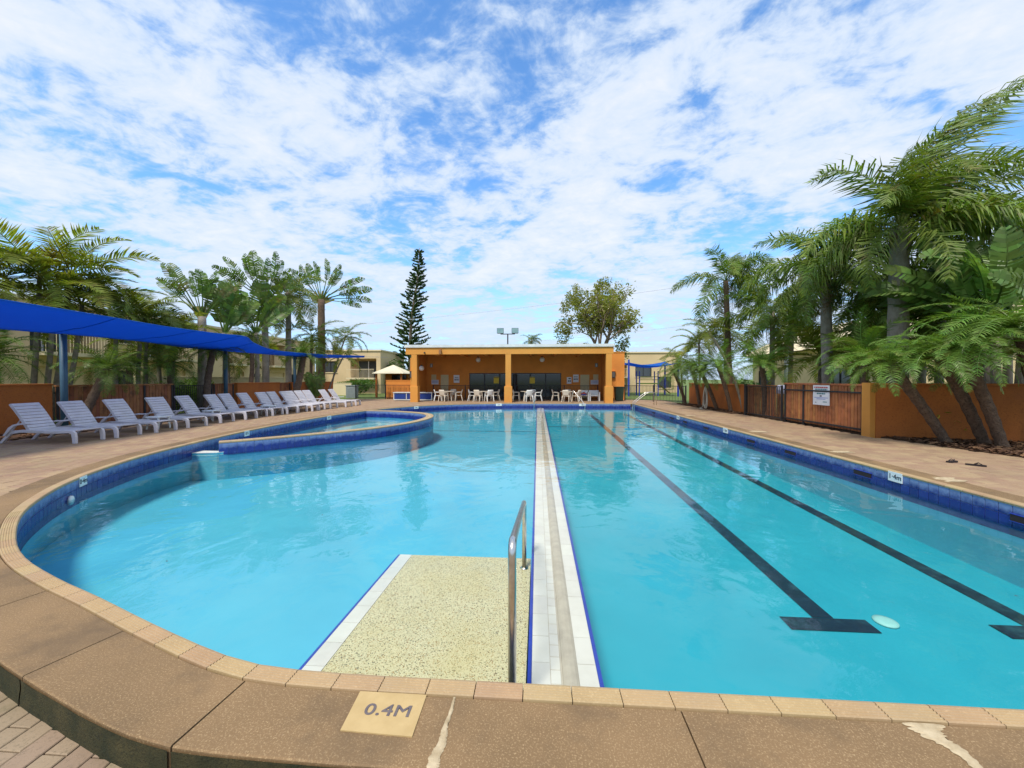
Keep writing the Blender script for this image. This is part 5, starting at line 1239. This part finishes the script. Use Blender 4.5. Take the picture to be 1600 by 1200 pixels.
palm('slim grey palm trunk rising through the sail gap', (-15.9, 19.9), (-15.8, 20.2, 4.0), 'datedark', 22, 1.0, .12, .1, 'trunk_brown', (0, 0), -.5, 1.2, 26, (.08, .2), 'date palm', name='date_palm')
palm('dark curved date palm trunk beside the leftmost traveller palm', (-14.9, 16.4), (-15.1, 17.0, 3.0), 'datedark', 26, 1.05, .14, .12, 'trunk_brown', (0, 0), -.5, 1.2, 27, (-.15, 0), 'date palm', ring=.12, name='date_palm')
palm('short date palm leaning right behind the second lounger', (-15.0, 11.5), (-14.9, 12.35, 1.95), 'datedark', 32, 1.0, .13, .11, 'trunk_brown', (0, 0), -.3, 1.3, 28, (0, 0), 'date palm', ring=.12, name='date_palm')
palm('short date palm standing behind the left slat fence', (-16.3, 16.1), (-16.25, 16.0, 2.3), 'date', 30, 1.05, .13, .12, 'trunk_brown', (0, 0), -.4, 1.3, 29, (0, 0), 'date palm', ring=.12, name='date_palm')
palm('short date palm at the left edge behind the orange wall', (-16.9, 10.7), (-16.9, 10.8, 2.35), 'datedark', 30, 1.15, .13, .12, 'trunk_brown', (0, 0), -.5, 1.3, 30, (0, 0), 'date palm', ring=.12, name='date_palm')
palm('small date palm behind the middle of the left slat fence', (-17.0, 14.9), (-16.95, 14.9, 2.1), 'datedark', 26, .95, .1, .1, 'trunk_brown', (0, 0), -.3, 1.3, 31, (0, 0), 'date palm', ring=.12, name='date_palm')
palm('olive palm low behind the orange left wall middle', (-17.4, 20.6), (-17.4, 20.5, 3.1), 'olive', 14, 1.0, .1, .08, 'trunk_pale', (0, 0), -.4, 1.3, 61, dead=2)
palm('cane palm low behind the left slat gate', (-17.2, 23.4), (-17.2, 23.3, 3.4), 'cane', 13, .95, .09, .07, 'trunk_pale', (0, 0), -.4, 1.3, 62, dead=2)
palm('olive palm behind the left slat fence end', (-18.2, 17.4), (-18.2, 17.3, 3.3), 'olive', 14, 1.0, .1, .08, 'trunk_pale', (0, 0), -.4, 1.3, 63, dead=2)
# ---- left side: cane palms at the left edge
def cane_clump(label, base, stems, kind, n, sc, seed, wind=(.12, .05)):
    t = thing('cane_palm_clump', label, 'palm tree', (base[0], base[1], -.06)); r = random.Random(seed)
    for (sx, sy, tx, ty, tz) in stems:
        trunk(t, -.05, (tx, ty, tz), .085, .06, M['trunk_pale'], (r.uniform(-.08, .08), r.uniform(-.08, .08)), .05, 'stem', 8, (sx, sy))
        crown(t, (tx, ty, tz), kind, n, sc, wind, -.45, 1.25, r.randrange(999))
    return t
cane_clump('tall cane palm clump with many thin trunks at the left edge', (-17.2, 12.0), [(-.3, -.7, -.5, -1.0, 4.6), (0, -.1, -.1, .3, 5.3), (.1, .35, .3, .9, 5.5), (.0, .7, .2, 1.3, 4.5), (-.5, -1.0, -.9, -1.7, 5.0), (.2, .1, .6, .2, 4.6)], 'cane', 12, 1.08, 41)
cane_clump('cane palm clump with brownish fronds above the slat fence', (-17.0, 14.4), [(0, 0, 0, .1, 4.3), (.1, .8, .1, 1.0, 4.2)], 'olive', 13, .98, 42)
cane_clump('cane palm clump with fine golden fronds left of the traveller palms', (-16.9, 15.7), [(0, -.2, 0, -.1, 4.2), (.1, .7, .15, 1.0, 3.7)], 'cane', 13, .92, 43)
# ---- shrubs and hedges
def leaf_cloud(mb, c, rad, n, size, r, hollow=.35):
    for k in range(n):
        v = Vector((r.gauss(0, 1), r.gauss(0, 1), r.gauss(0, 1))).normalized()*(hollow + (1 - hollow)*r.random()**.5); p = Vector(c) + Vector((v.x*rad[0], v.y*rad[1], v.z*rad[2]))
        a = Vector((r.gauss(0, 1), r.gauss(0, 1), r.gauss(0, .6))).normalized(); b = a.cross(Vector((r.gauss(0, 1), r.gauss(0, 1), r.gauss(0, 1)))).normalized(); s = size*r.uniform(.6, 1.3)
        mb.add([p - a*s, p + b*s*.38, p + a*s, p - b*s*.38], [(0, 1, 2, 3)])
def shrub(label, loc, rad, n, size, mname, seed, cat='shrub', name='shrub', lumps=7):
    t = thing(name, label, cat, (loc[0], loc[1], -.06)); r = random.Random(seed); mb = MB()
    for k in range(lumps):
        c_ = (r.uniform(-.6, .6)*rad[0], r.uniform(-.6, .6)*rad[1], rad[2]*r.uniform(.55, 1.25)); leaf_cloud(mb, c_, (rad[0]*.6, rad[1]*.6, rad[2]*.6), n//lumps, size, r)
    mb.build('foliage', M[mname], t); m = MB()
    for k in range(4): m.tube([(r.uniform(-.1, .1), r.uniform(-.1, .1), 0), (r.uniform(-.5, .5)*rad[0], r.uniform(-.5, .5)*rad[1], rad[2]*1.1)], [.03, .01], 5)
    m.build('stems', M['bark'], t); return t
shrub('bright green shrub behind the left bar fence', (-17.0, 16.8), (.9, 1.2, .95), 1500, .09, 'leaf_shrub', 1)
shrub('light green shrub behind the left slat fence', (-18.0, 19.0), (1.0, 1.4, 1.0), 1500, .09, 'leaf_shrub', 2)
shrub('clipped round hedge below the far balcony', (-19.6, 40.0), (2.3, .9, .95), 2600, .12, 'leaf_hedge', 3, 'hedge', 'hedge', 9)
shrub('dark leafy tree between the far balcony block and the hut', (-17.2, 46.0), (1.9, 1.6, 2.3), 2600, .16, 'leaf_hedge', 4)
shrub('leafy yellow-green bush behind the reddish slat fence', (10.9, 13.6), (.9, 1.2, 1.0), 1300, .09, 'leaf_cane', 5)
shrub('yellow flowering bush at the top of the near right wall', (11.4, 11.3), (1.0, .5, .85), 900, .07, 'yellowleaf', 6)
shrub('green tree top showing over the far right block', (16.0, 60.0), (3.0, 2.0, 3.2), 1800, .3, 'leaf_hedge', 7)
shrub('low green bush behind the hose wall', (11.2, 21.0), (.8, 2.2, .95), 1500, .1, 'leaf_hedge', 8)
t = thing('yucca', 'spiky pale agave growing beside the thick blue-grey sail post', 'plant', (-14.5, 10.7, -.05)); rr = random.Random(9)
m = MB()
for k in range(24):
    az = rr.uniform(0, 6.28); el = rr.uniform(.5, 1.45); d = Vector((math.cos(az)*math.cos(el), math.sin(az)*math.cos(el), math.sin(el))); s_ = d.cross(Vector((0, 0, 1))).normalized()*.035; l_ = rr.uniform(.45, .8)
    m.add([-s_*.7, s_*.7, d*l_*.5 + s_, d*l_*.5 - s_, d*l_ + Vector((0, 0, -.05))], [(0, 1, 2, 3), (3, 2, 4)])
m.build('blades', M['leaf_hedge'], t); MB().tube([(0, 0, 0), (0, 0, .12)], .07, 8).build('stem', M['trunk_brown'], t)
t = thing('banana_plant', 'yellowing young paddle-leaved plant before the far orange wall', 'plant', (-14.9, 25.0, -.05)); rr = random.Random(19)
for k in range(6):
    o = place(FR['broad', k % 4], 'leaf', t, (0, 0, .1), Vector((rr.uniform(-.35, .35), rr.uniform(-.35, .35), 1)), Vector((1, -.6, .2))); o.scale = (.85, .85, .85); 
MB().tube([(0, 0, 0), (0, 0, .5)], .07, 8).build('stem', M['fan_base'], t)
# ---- Norfolk pine
t = thing('norfolk_pine', 'tall narrow Norfolk pine left of the pavilion roof', 'pine tree', (-17.3, 50.0, -.08)); rr = random.Random(31)
HT = 19.0; lean = 1.75
def pc(z): return Vector((lean*(z/HT)**1.2 + .15*math.sin(z*.5), 0, z))
MB().tube([pc(HT*i/20) for i in range(21)], [.30*(1 - i/20.5) + .03 for i in range(21)], 8).build('trunk', M['bark'], t, True)
m = MB(); z = 1.6; wv = 0
while z < HT - .3:
    f = z/HT; ln = (1 - f)**.65*2.35*rr.uniform(.7, 1.15) + .25; nb = 6 if f < .85 else 5; ph = rr.uniform(0, 6.28)
    for k in range(nb):
        if rr.random() < .10: continue
        az = ph + 2*math.pi*k/nb + rr.uniform(-.2, .2); lb = ln*rr.uniform(.7, 1.15); pts = []
        for i in range(6):
            s = i/5; pts.append(pc(z) + Vector((math.cos(az), math.sin(az), 0))*lb*s + Vector((0, 0, lb*(-.10*s + .34*s*s))))
        m.tube(pts, [.035*(1 - .7*i/5) for i in range(6)], 3)
        nt = int(7 + lb*8)
        for q in range(nt):
            s = .28 + .72*(q + rr.random())/nt; i = min(int(s*5), 4); p = pts[i].lerp(pts[i + 1], s*5 - i)
            for w_ in range(3):
                d = Vector((math.cos(az)*.7 + rr.uniform(-.8, .8), math.sin(az)*.7 + rr.uniform(-.8, .8), rr.uniform(.15, .9))).normalized(); l_ = rr.uniform(.22, .46)*(1 - .3*f); sd = d.orthogonal().normalized()*.07
                m.add([p - sd*.6, p + sd*.6, p + d*l_*.6 + sd, p + d*l_, p + d*l_*.6 - sd], [(0, 1, 2, 3, 4)])
    z += .52*(1 - .35*f)*rr.uniform(.85, 1.15)
m.build('crown', M['leaf_pine'], t)
# ---- broad gum tree behind the pavilion
t = thing('gum_tree', 'broad leafy tree with bare lower limbs behind the pavilion right end', 'tree', (6.0, 42.0, -.08)); rr = random.Random(77)
lim = MB(); tips = []
def grow(p, d, l_, r_, lv):
    pts = [p]; q = p; dd = d
    for i in range(4): dd = (dd + Vector((rr.uniform(-.2, .2), rr.uniform(-.2, .2), rr.uniform(-.03, .16)))).normalized(); q = q + dd*l_/4; pts.append(q)
    lim.tube(pts, [r_*(1 - .12*i) for i in range(5)], 6 if lv < 2 else 4)
    if lv >= 2: tips.append((q, lv))
    if lv < 4:
        for k in range(3 if lv else 6):
            sp_ = .42 if lv == 0 else .6; nd_ = (dd + Vector((rr.uniform(-1, 1)*sp_*1.25, rr.uniform(-1, 1)*sp_, rr.uniform(-.25, .3)))).normalized(); grow(pts[rr.choice((2, 3, 4))] if lv else pts[rr.choice((3, 4))], nd_, l_*rr.uniform(.58, .80), r_*.56, lv + 1)
grow(Vector((0, 0, 0)), Vector((.02, 0, 1)), 4.6, .30, 0)
lim.build('trunk', M['bark'], t, True)
m = MB()
for lx, ly, lz, rx_, rz_, nc in ((-1.7, 0, 9.6, 1.7, 2.2, 34), (1.5, .3, 10.2, 1.8, 2.4, 40), (2.9, -.3, 7.2, 1.2, 2.3, 22), (-2.9, .2, 6.6, 1.1, 2.2, 16), (.2, 0, 7.2, 1.8, 2.0, 18), (3.0, 0, 4.6, .8, 1.2, 8), (-1.2, .4, 4.6, 1.2, .9, 8)):
    for k in range(nc):
        v = Vector((rr.gauss(0, 1), rr.gauss(0, 1), rr.gauss(0, 1))).normalized()*rr.random()**.4; leaf_cloud(m, (lx + v.x*rx_, ly + v.y*rx_, lz + v.z*rz_), (.5, .5, .6), 60, .15, rr, .1)
for p, lv in tips:
    if p.z < 3.6: continue
    k = 16 if p.z > 6.0 else 10
    if rr.random() < .1: continue
    leaf_cloud(m, p, (.85, .85, .8), k, .2, rr, .1)
m.build('crown', M['leaf_gum'], t)
palm('small windblown palm peeking over the middle of the pavilion roof', (-.9, 45.0), (-.7, 45.0, 6.1), 'olive', 16, .68, .14, .11, 'trunk', (.25, 0), -.6, 1.2, 51)
# ---- mulch beds with loose bark chips
def bed(name, poly, n, seed):
    o = MB().prism(poly, -.07, .012).build(name, M['mulch']); tag(o, kind='structure'); r = random.Random(seed); m = MB()
    x0, x1 = min(p[0] for p in poly), max(p[0] for p in poly); y0, y1 = min(p[1] for p in poly), max(p[1] for p in poly); k = 0
    while k < n:
        x, y = r.uniform(x0 - .05, x1), r.uniform(y0, y1)
        if not inside((x, y), poly): continue
        k += 1; a = r.uniform(0, 6.28); l_, w_ = r.uniform(.03, .09), r.uniform(.012, .03); ca, sa = math.cos(a), math.sin(a); t1, t2 = r.uniform(-.02, .03), r.uniform(-.01, .02)
        z = .016 + r.uniform(0, .03); m.add([(x - ca*l_ + sa*w_, y - sa*l_ - ca*w_, z - t1), (x + ca*l_ + sa*w_, y + sa*l_ - ca*w_, z + t1), (x + ca*l_*.9 - sa*w_, y + sa*l_*.9 + ca*w_, z + t1 + t2), (x - ca*l_*.9 - sa*w_, y - sa*l_*.9 + ca*w_, z - t1 + t2)], [(0, 1, 2, 3)])
    tag(m.build('bark_chips', M['chip'], o), kind='stuff')
bed('garden_bed_right', bed_r[::-1] if False else bed_r, 5200, 1)
bed('garden_bed_hose_wall', [(9.0, 18.5), (9.7, 18.4), (9.85, 25.6), (9.0, 25.6)], 1500, 2)
bed('garden_bed_gate', [(9.53, 11.8), (13, 11.0), (13, 18.2), (9.55, 18.2)], 600, 3)
bed('garden_bed_left', [(-15.4, 4.0), (-13.95, 4.0), (-13.95, 27.6), (-15.4, 27.6)], 2500, 4)
# scattered fallen leaves: tiny, uncountable
m = MB(); rr = random.Random(8)
for k in range(70):
    x, y = rr.uniform(-8.5, 6), rr.uniform(3, 22)
    if not inside((x, y)): continue
    a = rr.uniform(0, 6.28); l_ = rr.uniform(.008, .02); m.add([(x - l_*math.cos(a), y - l_*math.sin(a), WZ + .003), (x + l_*.4*math.sin(a), y - l_*.4*math.cos(a), WZ + .004), (x + l_*math.cos(a), y + l_*math.sin(a), WZ + .003), (x - l_*.4*math.sin(a), y + l_*.4*math.cos(a), WZ + .004)], [(0, 1, 2, 3)])
o = m.build('floating_leaves', M['chip']); tag(o, 'tiny dark leaves floating on the pool water', 'leaves', kind='stuff')
